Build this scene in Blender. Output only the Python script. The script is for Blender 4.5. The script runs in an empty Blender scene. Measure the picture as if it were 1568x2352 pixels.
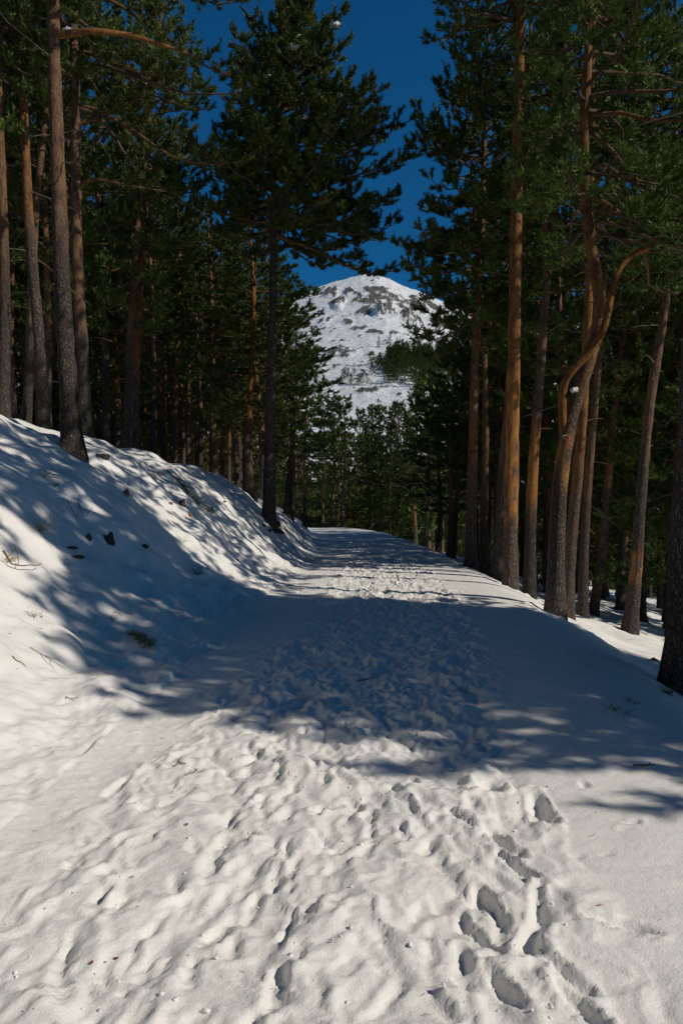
import bpy, math, random
import numpy as np
from mathutils import Vector

random.seed(7)
S = bpy.context.scene
COL = S.collection

# ------------------------------------------------------------------ camera
cam_d = bpy.data.cameras.new('camera')
cam = bpy.data.objects.new('camera', cam_d); COL.objects.link(cam)
cam_d.sensor_fit = 'VERTICAL'; cam_d.sensor_height = 36.0; cam_d.lens = 26.0
cam_d.clip_start = 0.05; cam_d.clip_end = 9000
cam.location = (0, 0, 1.6); cam.rotation_euler = (math.radians(90), 0, 0)
S.camera = cam

# ------------------------------------------------------------------ light
SUN_AZ = math.radians(111.0)      # clockwise from +Y
SUN_EL = math.radians(38.0)
w = bpy.data.worlds.new('World'); S.world = w; w.use_nodes = True
wn = w.node_tree; wn.nodes.clear()
sky = wn.nodes.new('ShaderNodeTexSky'); sky.sky_type = 'NISHITA'; sky.sun_disc = False
sky.sun_elevation = SUN_EL; sky.sun_rotation = SUN_AZ
sky.altitude = 1700; sky.air_density = 1.0; sky.dust_density = 0.0; sky.ozone_density = 1.6
bg = wn.nodes.new('ShaderNodeBackground'); bg.inputs['Strength'].default_value = 0.076
wo = wn.nodes.new('ShaderNodeOutputWorld')
grade = wn.nodes.new('ShaderNodeMix'); grade.data_type = 'RGBA'; grade.blend_type = 'MULTIPLY'   # the deep clear blue of a polarised mountain sky
grade.inputs[0].default_value = 1.0; grade.inputs[7].default_value = (0.11, 0.85, 1.32, 1)
wn.links.new(sky.outputs[0], grade.inputs[6]); wn.links.new(grade.outputs[2], bg.inputs[0]); wn.links.new(bg.outputs[0], wo.inputs[0])
sd = bpy.data.lights.new('sun', 'SUN'); sd.energy = 5.0; sd.angle = math.radians(0.53)
sd.color = (1.0, 0.905, 0.765)
so = bpy.data.objects.new('sun', sd); COL.objects.link(so)
SUNV = Vector((math.sin(SUN_AZ) * math.cos(SUN_EL), math.cos(SUN_AZ) * math.cos(SUN_EL), math.sin(SUN_EL)))
so.rotation_euler = (-SUNV).to_track_quat('-Z', 'Y').to_euler(); so.location = (30, -10, 30)
S.view_settings.view_transform = 'Standard'; S.view_settings.look = 'None'
S.view_settings.exposure = -0.62; S.view_settings.gamma = 1.0
S.view_settings.use_curve_mapping = False
try:
    S.cycles.max_bounces = 6; S.cycles.diffuse_bounces = 3; S.cycles.transparent_max_bounces = 4
    S.cycles.use_denoising = True
except Exception:
    pass

# ------------------------------------------------------------------ helpers
_P = np.random.RandomState(3).permutation(256); _P = np.concatenate([_P, _P, _P])
def perlin(x, y, seed=0):
    x = np.asarray(x, float) + seed * 17.31; y = np.asarray(y, float) + seed * 9.77
    xi = np.floor(x).astype(int); yi = np.floor(y).astype(int)
    xf = x - xi; yf = y - yi; xi &= 255; yi &= 255
    u = xf * xf * xf * (xf * (xf * 6 - 15) + 10); v = yf * yf * yf * (yf * (yf * 6 - 15) + 10)
    def g(ix, iy, dx, dy):
        h = _P[_P[ix & 255] + (iy & 255)]
        a = h * (2 * np.pi / 256)
        return np.cos(a) * dx + np.sin(a) * dy
    n00 = g(xi, yi, xf, yf); n10 = g(xi + 1, yi, xf - 1, yf)
    n01 = g(xi, yi + 1, xf, yf - 1); n11 = g(xi + 1, yi + 1, xf - 1, yf - 1)
    return ((n00 + u * (n10 - n00)) * (1 - v) + (n01 + u * (n11 - n01)) * v) * 1.4
def fbm(x, y, o=4, seed=0):
    r = 0; a = 1; f = 1
    for i in range(o):
        r = r + a * perlin(x * f, y * f, seed + i); a *= .5; f *= 2.03
    return r
def sstep(t):
    t = np.clip(t, 0, 1); return t * t * (3 - 2 * t)

def mesh_np(name, V, tris=None, quads=None, mats=(), attrs=None, smooth=False, fmat=None):
    me = bpy.data.meshes.new(name)
    V = np.ascontiguousarray(V, dtype=np.float32)
    nt = 0 if tris is None else len(tris); nq = 0 if quads is None else len(quads)
    loops = []
    if nt: loops.append(np.asarray(tris, dtype=np.int32).ravel())
    if nq: loops.append(np.asarray(quads, dtype=np.int32).ravel())
    L = np.concatenate(loops)
    me.vertices.add(len(V)); me.vertices.foreach_set('co', V.ravel())
    me.loops.add(len(L)); me.loops.foreach_set('vertex_index', L)
    st = np.concatenate([np.arange(nt) * 3, nt * 3 + np.arange(nq) * 4]).astype(np.int32)
    me.polygons.add(nt + nq); me.polygons.foreach_set('loop_start', st)
    if smooth: me.polygons.foreach_set('use_smooth', np.ones(nt + nq, dtype=bool))
    for m in mats: me.materials.append(m)
    if fmat is not None: me.polygons.foreach_set('material_index', np.asarray(fmat, dtype=np.int32))
    for k, v in (attrs or {}).items():
        a = me.attributes.new(k, 'FLOAT', 'POINT'); a.data.foreach_set('value', np.asarray(v, dtype=np.float32))
    me.update(calc_edges=True)
    return me

def link(name, me, parent=None, loc=None):
    o = bpy.data.objects.new(name, me); COL.objects.link(o)
    if parent is not None: o.parent = parent
    if loc is not None: o.location = loc
    return o
def empty(name, loc, rz=0):
    o = bpy.data.objects.new(name, None); COL.objects.link(o); o.location = loc
    o.rotation_euler = (0, 0, rz); o.empty_display_size = .3
    return o
def tag(o, label=None, cat=None, group=None, kind=None):
    if label: o['label'] = label
    if cat: o['category'] = cat
    if group: o['group'] = group
    if kind: o['kind'] = kind
    return o
F = 1698.0
def at(px, py, Y):
    return np.array([(px - 784) / F * Y, Y, 1.6 + (1176 - py) / F * Y])

# tubes: P (M,N,3), R (M,N)
def tubes(P, R, k):
    P = np.asarray(P, float); R = np.asarray(R, float)
    M, N, _ = P.shape
    T = np.gradient(P, axis=1); T /= np.linalg.norm(T, axis=2, keepdims=True) + 1e-9
    ref = np.zeros_like(T); ref[..., 0] = 1
    bad = np.abs(T[..., 0]).mean(axis=1) > .8
    ref[bad] = (0, 0, 1)
    A = np.cross(T, ref); A /= np.linalg.norm(A, axis=2, keepdims=True) + 1e-9
    B = np.cross(T, A)
    a = np.arange(k) * 2 * np.pi / k
    V = P[:, :, None, :] + R[:, :, None, None] * (A[:, :, None, :] * np.cos(a)[None, None, :, None] + B[:, :, None, :] * np.sin(a)[None, None, :, None])
    idx = np.arange(M * N * k).reshape(M, N, k)
    q = np.stack([idx[:, :-1, :], np.roll(idx, -1, 2)[:, :-1, :], np.roll(idx, -1, 2)[:, 1:, :], idx[:, 1:, :]], -1).reshape(-1, 4)
    return V.reshape(-1, 3), q

# ------------------------------------------------------------------ materials
def mat(name):
    m = bpy.data.materials.new(name); m.use_nodes = True
    nt = m.node_tree; b = nt.nodes['Principled BSDF']
    return m, nt, b
def N(nt, t, **k):
    n = nt.nodes.new(t)
    for a, v in k.items(): setattr(n, a, v)
    return n
def ramp(nt, fac, stops):
    r = nt.nodes.new('ShaderNodeValToRGB'); e = r.color_ramp.elements
    while len(e) < len(stops): e.new(.5)
    for i, (p, c) in enumerate(stops):
        e[i].position = p; e[i].color = (*c, 1) if len(c) == 3 else c
    nt.links.new(fac, r.inputs[0]); return r.outputs[0]
def noise(nt, vec, scale, detail=4, rough=.55):
    n = nt.nodes.new('ShaderNodeTexNoise'); n.inputs['Scale'].default_value = scale
    n.inputs['Detail'].default_value = detail; n.inputs['Roughness'].default_value = rough
    nt.links.new(vec, n.inputs['Vector']); return n.outputs['Fac']
def mixc(nt, fac, a, b):
    m = nt.nodes.new('ShaderNodeMix'); m.data_type = 'RGBA'
    for s, v in ((m.inputs[0], fac), (m.inputs[6], a), (m.inputs[7], b)):
        if isinstance(v, (int, float)): s.default_value = v
        elif isinstance(v, tuple): s.default_value = (*v, 1)
        else: nt.links.new(v, s)
    return m.outputs[2]
def attr(nt, name):
    n = nt.nodes.new('ShaderNodeAttribute'); n.attribute_name = name; return n.outputs['Fac']
def math_(nt, op, a, b=0.0, clamp=False):
    n = nt.nodes.new('ShaderNodeMath'); n.operation = op; n.use_clamp = clamp
    for s, v in ((n.inputs[0], a), (n.inputs[1], b)):
        if isinstance(v, (int, float)): s.default_value = v
        else: nt.links.new(v, s)
    return n.outputs[0]
def bump(nt, h, strength, dist, b):
    n = nt.nodes.new('ShaderNodeBump'); n.inputs['Strength'].default_value = strength
    n.inputs['Distance'].default_value = dist
    nt.links.new(h, n.inputs['Height']); nt.links.new(n.outputs[0], b.inputs['Normal'])
    return n
def objco(nt):
    return nt.nodes.new('ShaderNodeTexCoord').outputs['Object']
def mapping(nt, v, sc):
    m = nt.nodes.new('ShaderNodeMapping'); m.inputs['Scale'].default_value = sc
    nt.links.new(v, m.inputs[0]); return m.outputs[0]

def make_snow():
    m, nt, b = mat('snow')
    co = objco(nt)
    n1 = noise(nt, co, 1.3, 5); n2 = noise(nt, co, 30, 5, .68); n3 = noise(nt, co, 110, 3, .7)
    c = ramp(nt, n1, [(.3, (.80, .795, .78)), (.7, (.86, .855, .845))])
    # needle crumbs and bark dust lying in the snow
    v = N(nt, 'ShaderNodeTexVoronoi'); v.inputs['Scale'].default_value = 17; nt.links.new(co, v.inputs['Vector'])
    dots = math_(nt, 'LESS_THAN', v.outputs['Distance'], .055)
    sel = math_(nt, 'GREATER_THAN', noise(nt, co, 3.1, 2), .56)
    c = mixc(nt, math_(nt, 'MULTIPLY', math_(nt, 'MULTIPLY', dots, sel), .7), c, (.16, .09, .04))
    nt.links.new(c, b.inputs['Base Color'])
    b.inputs['Roughness'].default_value = .62; b.inputs['Specular IOR Level'].default_value = .25
    h = math_(nt, 'ADD', math_(nt, 'MULTIPLY', n2, 1.0), math_(nt, 'MULTIPLY', n3, .45))
    bump(nt, h, .5, .014, b)
    return m
def make_bark():
    m, nt, b = mat('pine_bark')
    co = objco(nt)
    vv = mapping(nt, co, (1, 1, .30))
    nz = N(nt, 'ShaderNodeTexNoise'); nz.inputs['Scale'].default_value = 9; nz.inputs['Detail'].default_value = 5; nt.links.new(co, nz.inputs['Vector'])
    vm = N(nt, 'ShaderNodeVectorMath', operation='MULTIPLY_ADD')
    nt.links.new(nz.outputs['Color'], vm.inputs[0]); vm.inputs[1].default_value = (.13, .13, .13); nt.links.new(vv, vm.inputs[2])
    vo = N(nt, 'ShaderNodeTexVoronoi', feature='DISTANCE_TO_EDGE'); vo.inputs['Scale'].default_value = 23
    nt.links.new(vm.outputs[0], vo.inputs['Vector'])
    fis = ramp(nt, vo.outputs['Distance'], [(0, (0, 0, 0)), (.34, (1, 1, 1))])
    fine = noise(nt, co, 40, 4); med = noise(nt, mapping(nt, co, (1, 1, .5)), 7, 4, .65)
    lowc = mixc(nt, med, (.10, .08, .068), (.25, .205, .175))
    lowc = mixc(nt, math_(nt, 'MULTIPLY', fis, math_(nt, 'ADD', .55, fine)), (.045, .034, .028), lowc)
    upc = ramp(nt, med, [(.28, (.06, .034, .022)), (.42, (.14, .072, .036)), (.58, (.24, .125, .05)), (.75, (.17, .12, .08))])
    flake = ramp(nt, noise(nt, mapping(nt, co, (1, 1, .4)), 22, 3, .6), [(.56, (0, 0, 0)), (.64, (1, 1, 1))])
    upc = mixc(nt, math_(nt, 'MULTIPLY', flake, .8), upc, (.14, .075, .045))
    up = attr(nt, 'upper')
    c = mixc(nt, up, lowc, upc)
    oi = N(nt, 'ShaderNodeObjectInfo'); hs = N(nt, 'ShaderNodeHueSaturation'); nt.links.new(c, hs.inputs['Color'])
    nt.links.new(math_(nt, 'ADD', math_(nt, 'MULTIPLY', oi.outputs['Random'], .55), .7), hs.inputs['Value'])
    nt.links.new(math_(nt, 'ADD', math_(nt, 'MULTIPLY', oi.outputs['Random'], .45), .7), hs.inputs['Saturation']); c = hs.outputs[0]
    c = mixc(nt, attr(nt, 'lichen'), c, ramp(nt, med, [(.35, (.42, .30, .08)), (.6, (.60, .19, .05))]))
    c = mixc(nt, attr(nt, 'char'), c, (.012, .010, .009))
    nt.links.new(c, b.inputs['Base Color'])
    b.inputs['Roughness'].default_value = .9; b.inputs['Specular IOR Level'].default_value = .15
    k = math_(nt, 'MULTIPLY', fis, math_(nt, 'SUBTRACT', 1.0, math_(nt, 'MULTIPLY', up, .55)))
    h = math_(nt, 'ADD', k, math_(nt, 'MULTIPLY', math_(nt, 'ADD', fine, med), .35))
    bump(nt, h, .9, .03, b)
    return m
def make_needles(name, c0, c1):
    m, nt, b = mat(name)
    t = attr(nt, 'tint')
    oi = N(nt, 'ShaderNodeObjectInfo')
    c = ramp(nt, t, [(0, c0), (.82, c1), (1.0, (c1[0] * 1.5, c1[1] * 1.2, c1[2] * 1.1))])
    hs = N(nt, 'ShaderNodeHueSaturation'); nt.links.new(c, hs.inputs['Color'])
    nt.links.new(math_(nt, 'ADD', math_(nt, 'MULTIPLY', oi.outputs['Random'], .45), .8), hs.inputs['Value'])
    nt.links.new(math_(nt, 'ADD', math_(nt, 'MULTIPLY', oi.outputs['Random'], .03), .485), hs.inputs['Hue'])
    nt.links.new(hs.outputs[0], b.inputs['Base Color'])
    b.inputs['Roughness'].default_value = .55; b.inputs['Specular IOR Level'].default_value = .3
    tr = N(nt, 'ShaderNodeBsdfTranslucent'); nt.links.new(hs.outputs[0], tr.inputs[0])
    mx = N(nt, 'ShaderNodeMixShader'); mx.inputs[0].default_value = .22
    nt.links.new(b.outputs[0], mx.inputs[1]); nt.links.new(tr.outputs[0], mx.inputs[2])
    nt.links.new(mx.outputs[0], nt.nodes['Material Output'].inputs[0])
    return m
def make_plain(name, c, rough=.8, c2=None, scale=20):
    m, nt, b = mat(name)
    if c2 is None: b.inputs['Base Color'].default_value = (*c, 1)
    else: nt.links.new(mixc(nt, noise(nt, objco(nt), scale, 4), c, c2), b.inputs['Base Color'])
    b.inputs['Roughness'].default_value = rough; b.inputs['Specular IOR Level'].default_value = .2
    return m
SNOW = make_snow(); BARK = make_bark()
NEEDLE = make_needles('pine_needles', (.030, .064, .015), (.108, .150, .026))
TWIG = make_plain('twig_bark', (.06, .042, .03), .9, (.17, .12, .08), 14)
DEADW = make_plain('dead_wood', (.10, .08, .06), .9, (.24, .20, .155), 14)
SNOWC = make_plain('snow_clump', (.82, .82, .83), .6)

# ------------------------------------------------------------------ terrain height
YT = [-60, 0, 5, 10, 17, 25, 37, 60, 80, 110, 150]
XF = [-1.6, -1.3, -1.15, -1.0, -.8, -.7, -.9, -1.8, -4.0, -12, -30]
YC = [-60, 0, 6.5, 12.7, 19.5, 36, 60, 80, 110, 150]
XC = [2.6, 2.75, 3.1, 3.75, 4.1, 4.4, 3.9, 1.5, -6, -24]
def xfoot(y): return np.interp(y, YT, XF)
def xcrest(y): return np.interp(y, YC, XC)
def sp(x, k): return k * np.logaddexp(0, x / k)
def H0(x, y):
    x = np.asarray(x, float); y = np.asarray(y, float)
    d = xfoot(y) - x
    Hb = np.interp(y, [0, 12, 17, 24, 30, 45, 70, 100], [3.7, 3.6, 3.4, 3.0, 2.7, 2.1, 1.0, .8])
    W = np.interp(y, [0, 11, 17, 25, 45, 70], [7.8, 7.2, 5.8, 4.2, 3.5, 3.0])
    t = np.clip(d / W, 0, 1)
    Sx = t ** 1.45 * (1 - (1 - t) ** 1) ** .0
    Sx = .55 * sstep(t) + .45 * np.clip(1 - (1 - t) ** 1.5, 0, 1) * sstep(t * 2.2)
    h = Hb * Sx
    over = sp(d - W, .5)
    sl = np.interp(y, [0, 20, 45, 80], [.21, .19, .13, .06])
    h = h + sl * 30 * (1 - np.exp(-over / 30)) * sstep(d / W)
    on = sstep(d / 1.5)
    h = h + on * (.16 * fbm(x * .55 + .2 * y, y * .38, 3, 5) + .05 * fbm(x * 1.6, y * 1.1, 3, 9))
    e = sp(x - xcrest(y), .33)
    drop = .62 * (1 - np.exp(-e / .8)) + .27 * 70 * (1 - np.exp(-e / 70))
    h = h - drop
    onr = sstep((x - xcrest(y) - .4) / 1.5)
    h = h + onr * (.17 * fbm(x * .5, y * .5, 3, 12))
    h = h - .13 * sp(y - 84, 3) * np.exp(-np.clip(y - 84, 0, None) / 260)
    h = h + .025 * perlin(x * .35, y * .25, 2)
    return h

# rectilinear graded grid
def graded(first, last, step0, grow, cap=None):
    out = [first]; s = step0
    while out[-1] < last:
        out.append(out[-1] + s); s = s * grow
        if cap: s = min(s, cap(out[-1]) if callable(cap) else cap)
    return out
xr = graded(2.0, 2600, .016, 1.041); xl = [-v for v in xr][::-1]
XS = np.array(xl[:-1] + list(np.arange(-2.0, 2.0001, .016)) + xr[1:])
ys = [1.6]
while ys[-1] < 75: ys.append(ys[-1] + max(.013, .0078 * ys[-1]))
s_ = .7
while ys[-1] < 2600: ys.append(ys[-1] + s_); s_ *= 1.07
yb = [1.6]; s_ = .03
while yb[-1] > -900: yb.append(yb[-1] - s_); s_ *= 1.22
YS = np.array(yb[::-1][:-1] + ys)
GX, GY = np.meshgrid(XS, YS)
Z = H0(GX, GY)

rs = np.random.RandomState(11)
FP = np.zeros_like(Z)
def dent(cx, cy, ang, ln, wd, dp, rim=.25, soft=False):
    r = max(ln, wd) * 1.1
    i0, i1 = np.searchsorted(YS, [cy - r, cy + r]); j0, j1 = np.searchsorted(XS, [cx - r, cx + r])
    if i1 <= i0 or j1 <= j0: return
    x = GX[i0:i1, j0:j1] - cx; y = GY[i0:i1, j0:j1] - cy
    c, s = math.cos(ang), math.sin(ang)
    u = (x * c + y * s) / (ln * .5); v = (-x * s + y * c) / (wd * .5)
    v = v * (1 + .25 * np.sin(u * 2.2 + 1))
    q = np.sqrt(u * u + v * v) + .34 * fbm(GX[i0:i1, j0:j1] * 9, GY[i0:i1, j0:j1] * 9, 3, 4)
    if soft: q = q - .16 * fbm(GX[i0:i1, j0:j1] * 9, GY[i0:i1, j0:j1] * 9, 3, 4) + .10 * fbm(GX[i0:i1, j0:j1] * 22, GY[i0:i1, j0:j1] * 22, 2, 8)
    w0 = .1 if soft else .55; w1 = 1.05 if soft else .5
    f = -dp * (1 - sstep((q - w0) / w1)) * (1 + (.25 * perlin(GX[i0:i1, j0:j1] * 15, GY[i0:i1, j0:j1] * 15, 7) if soft else 0)) + dp * rim * np.exp(-((q - 1.22) / .16) ** 2) * (perlin(GX[i0:i1, j0:j1] * 9, GY[i0:i1, j0:j1] * 9, 6) + .6)
    sub = FP[i0:i1, j0:j1]
    FP[i0:i1, j0:j1] = np.where(f < 0, np.minimum(sub, f * .75 + sub * .45), sub + f * .7)
# trampled corridor
def corr_c(y): return np.interp(y, [0, 3, 6, 12, 25, 60], [-.35, -.35, .1, .9, 1.3, 1.2])
def corr_w(y): return np.interp(y, [0, 3, 6, 12, 25, 60], [1.0, .98, 1.0, 1.1, 1.2, 1.2])
for i in range(400):
    y = 1.9 + 15 * rs.rand() ** 1.5; y = float(y)
    x = corr_c(y) + corr_w(y) * np.clip(rs.randn() * .55, -1.15, 1.0)
    dent(x, y, math.pi / 2 + rs.randn() * .28, rs.uniform(.16, .30), rs.uniform(.06, .11), rs.uniform(.010, .034))
for i in range(420):
    y = 10 + 35 * rs.rand(); x = corr_c(y) + 1.1 * rs.randn() * .7
    dent(x, y, math.pi / 2 + rs.randn() * .4, rs.uniform(.25, .4), rs.uniform(.1, .2), rs.uniform(.02, .045))
def gp(px, py):           # flat-road point of a spot in the photograph
    Y = 1.6 * F / (py - 1176); return (px - 784) / F * Y, Y
# deep single track beside the trampled strip
for px_, py_, ang, ln, wd, dp in [
    (1120, 1795, 1.35, .34, .30, .13), (1238, 1850, 1.5, .50, .20, .13), (1085, 1850, 1.5, .28, .16, .08),
    (1150, 1925, 1.9, .40, .12, .12), (1195, 1990, 2.0, .34, .10, .12), (1105, 2045, 1.8, .24, .12, .10),
    (1140, 2085, 1.7, .22, .08, .08), (1235, 2080, 1.35, .40, .12, .09), (1215, 2150, 1.2, .26, .15, .12),
    (1110, 2150, 1.9, .30, .09, .10), (1290, 2220, 1.95, .34, .11, .09), (1330, 2310, 2.0, .28, .10, .08),
    (1155, 2270, 1.9, .28, .10, .09), (1060, 2195, 1.6, .2, .1, .07), (1060, 2100, 1.5, .2, .1, .07),
    (1425, 2118, 2.75, .30, .13, .085), (1340, 1798, 1.5, .14, .12, .05), (1440, 1880, 2.8, .16, .07, .03),
    (1458, 1880, .2, .1, .06, .03), (1440, 1895, .1, .12, .06, .03), (1390, 1955, .3, .10, .06, .025), (1325, 1960, .2, .10, .06, .025),
    (1330, 1868, .1, .3, .06, .02), (1245, 2290, 1.9, .12, .05, .03), (1262, 2305, 1.2, .14, .05, .03),
    (1030, 1640, 1.4, .4, .2, .08), (1060, 1690, 1.6, .4, .2, .1), (690, 1620, 1.4, .4, .2, .07), (620, 1600, 1.7, .4, .2, .07),
    (240, 2060, 1.4, .26, .12, .06), (350, 2130, 1.3, .3, .09, .05), (660, 2130, 1.4, .34, .08, .06), (675, 1990, 1.5, .3, .09, .05)]:
    x, y = gp(px_, py_); dent(x, y, ang, ln * .95, wd * .72, dp * .62, .4, True)
for px_, Y_ in [(172, 15.0), (197, 19.0), (102, 18.0), (617, 24.5), (1170, 18.6), (1213, 19.8), (1272, 13.6), (1568, 8.9), (1080, 23.5), (1442, 18.4), (241, 25), (288, 23), (1340, 20), (1300, 16.5)]:
    dent((px_ - 784) / F * Y_ + .05, Y_ - .12, .3 + Y_, 1.25, 1.05, .16, .35, True)
# small melt bumps on the smooth slope
mod = sstep((5.5 - np.abs(GY - 4)) / 2)
near = (GY > 0) & (GY < 40) & (np.abs(GX) < 14)
tr = 1 - sstep((np.abs(GX - corr_c(GY)) - corr_w(GY)) / .35)
tr = tr * sstep((GY + 2) / 1)
det = np.zeros_like(Z)
tr = np.maximum(tr, .75 * (1 - sstep((np.abs(GX - .78) - .2) / .22)) * (GY < 5.2) * (GY > 0))
gx = GX[near]; gy = GY[near]; tn = tr[near]
wx_ = gx + .10 * fbm(gx * 3, gy * 3, 2, 17); wy_ = gy + .14 * fbm(gx * 3, gy * 3, 2, 19)
a = fbm(wx_ * 3.4 + .5 * wy_, wy_ * 1.8, 4, 21); b_ = fbm(wx_ * 10, wy_ * 6.5, 3, 31)
e_ = fbm(wx_ * 26, wy_ * 20, 3, 37); rid = 1 - np.abs(perlin(wx_ * 6.5 + .5 * wy_, wy_ * 3.6, 39)) * 1.6
c_ = perlin(gx * 9 + 40, gy * 16, 41)
smooth = .0055 * fbm(gx * 3.5, gy * 8, 4, 51) + .024 * np.clip(c_ - .18, 0, 1) * sstep((xfoot(gy) + .9 - gx) / .5) + .008 * np.clip(perlin(gx * 16, gy * 22, 43) - .1, 0, 1) * (gx < xfoot(gy) + .5)
det[near] = tn * (.030 * a + .012 * b_ + .0048 * e_ + .020 * np.clip(rid, 0, 1) ** 2 * (.5 + a)) + (1 - tn) * smooth
bank = (GX < xfoot(GY) - .5) & near
bx_ = GX[bank]; by_ = GY[bank]
det[bank] += .045 * fbm(bx_ * 2.2, by_ * 1.3, 4, 61) + .05 * np.clip(fbm(bx_ * .9 + .6 * by_, by_ * .5 - .4 * bx_, 3, 63) - .15, 0, 1) + .014 * fbm(bx_ * 7, by_ * 5, 4, 67) - .02 * np.clip(perlin(bx_ * 5, by_ * 4, 69) - .3, 0, 1)
fade = 1 - sstep((GY - 30) / 20)
Z = Z + FP * np.where(GY < 60, 1, 0) + det * fade
far_fade = None

from bisect import bisect
def surf(x, y):
    j = min(max(bisect(XS, x) - 1, 0), len(XS) - 2); i = min(max(bisect(YS, y) - 1, 0), len(YS) - 2)
    a = (x - XS[j]) / (XS[j + 1] - XS[j]); b = (y - YS[i]) / (YS[i + 1] - YS[i])
    return float((Z[i, j] * (1 - a) + Z[i, j + 1] * a) * (1 - b) + (Z[i + 1, j] * (1 - a) + Z[i + 1, j + 1] * a) * b)
def hit(px, py):
    """first point of the ground that a ray through the spot meets"""
    u = (px - 784) / F; v = (1176 - py) / F; Y = 1.7
    while Y < 140:
        if 1.6 + v * Y <= surf(u * Y, Y): return u * Y, Y, surf(u * Y, Y)
        Y *= 1.004
    return u * 60, 60.0, surf(u * 60, 60.0)

# normals over the whole sheet, so that its three areas meet without a seam
dzx = np.gradient(Z, axis=1) / np.gradient(GX, axis=1); dzy = np.gradient(Z, axis=0) / np.gradient(GY, axis=0)
NN = np.stack([-dzx, -dzy, np.ones_like(Z)], -1); NN /= np.linalg.norm(NN, axis=2, keepdims=True)
cx_ = (GX[:-1, :-1] + GX[1:, 1:]) / 2; cy_ = (GY[:-1, :-1] + GY[1:, 1:]) / 2
on_path = (cx_ > xfoot(cy_) - .15) & (cx_ < xcrest(cy_) + .25) & (cy_ < 150)
region = np.where(on_path, 1, np.where(cx_ <= xfoot(cy_) - .15, 0, 2))
ny, nx = Z.shape
idx = np.arange(ny * nx).reshape(ny, nx)
Q = np.stack([idx[:-1, :-1], idx[:-1, 1:], idx[1:, 1:], idx[1:, :-1]], -1)
AV = np.stack([GX, GY, Z], -1).reshape(-1, 3); AN = NN.reshape(-1, 3)
for rg, nm in ((0, 'hillside'), (1, 'path'), (2, 'ground')):
    q = Q[region == rg]
    used, inv = np.unique(q.ravel(), return_inverse=True)
    me = mesh_np(nm, AV[used], quads=inv.reshape(-1, 4), mats=[SNOW], smooth=True)
    me.normals_split_custom_set_from_vertices(AN[used].astype(np.float32))
    tag(link(nm, me), kind='structure')

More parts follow.
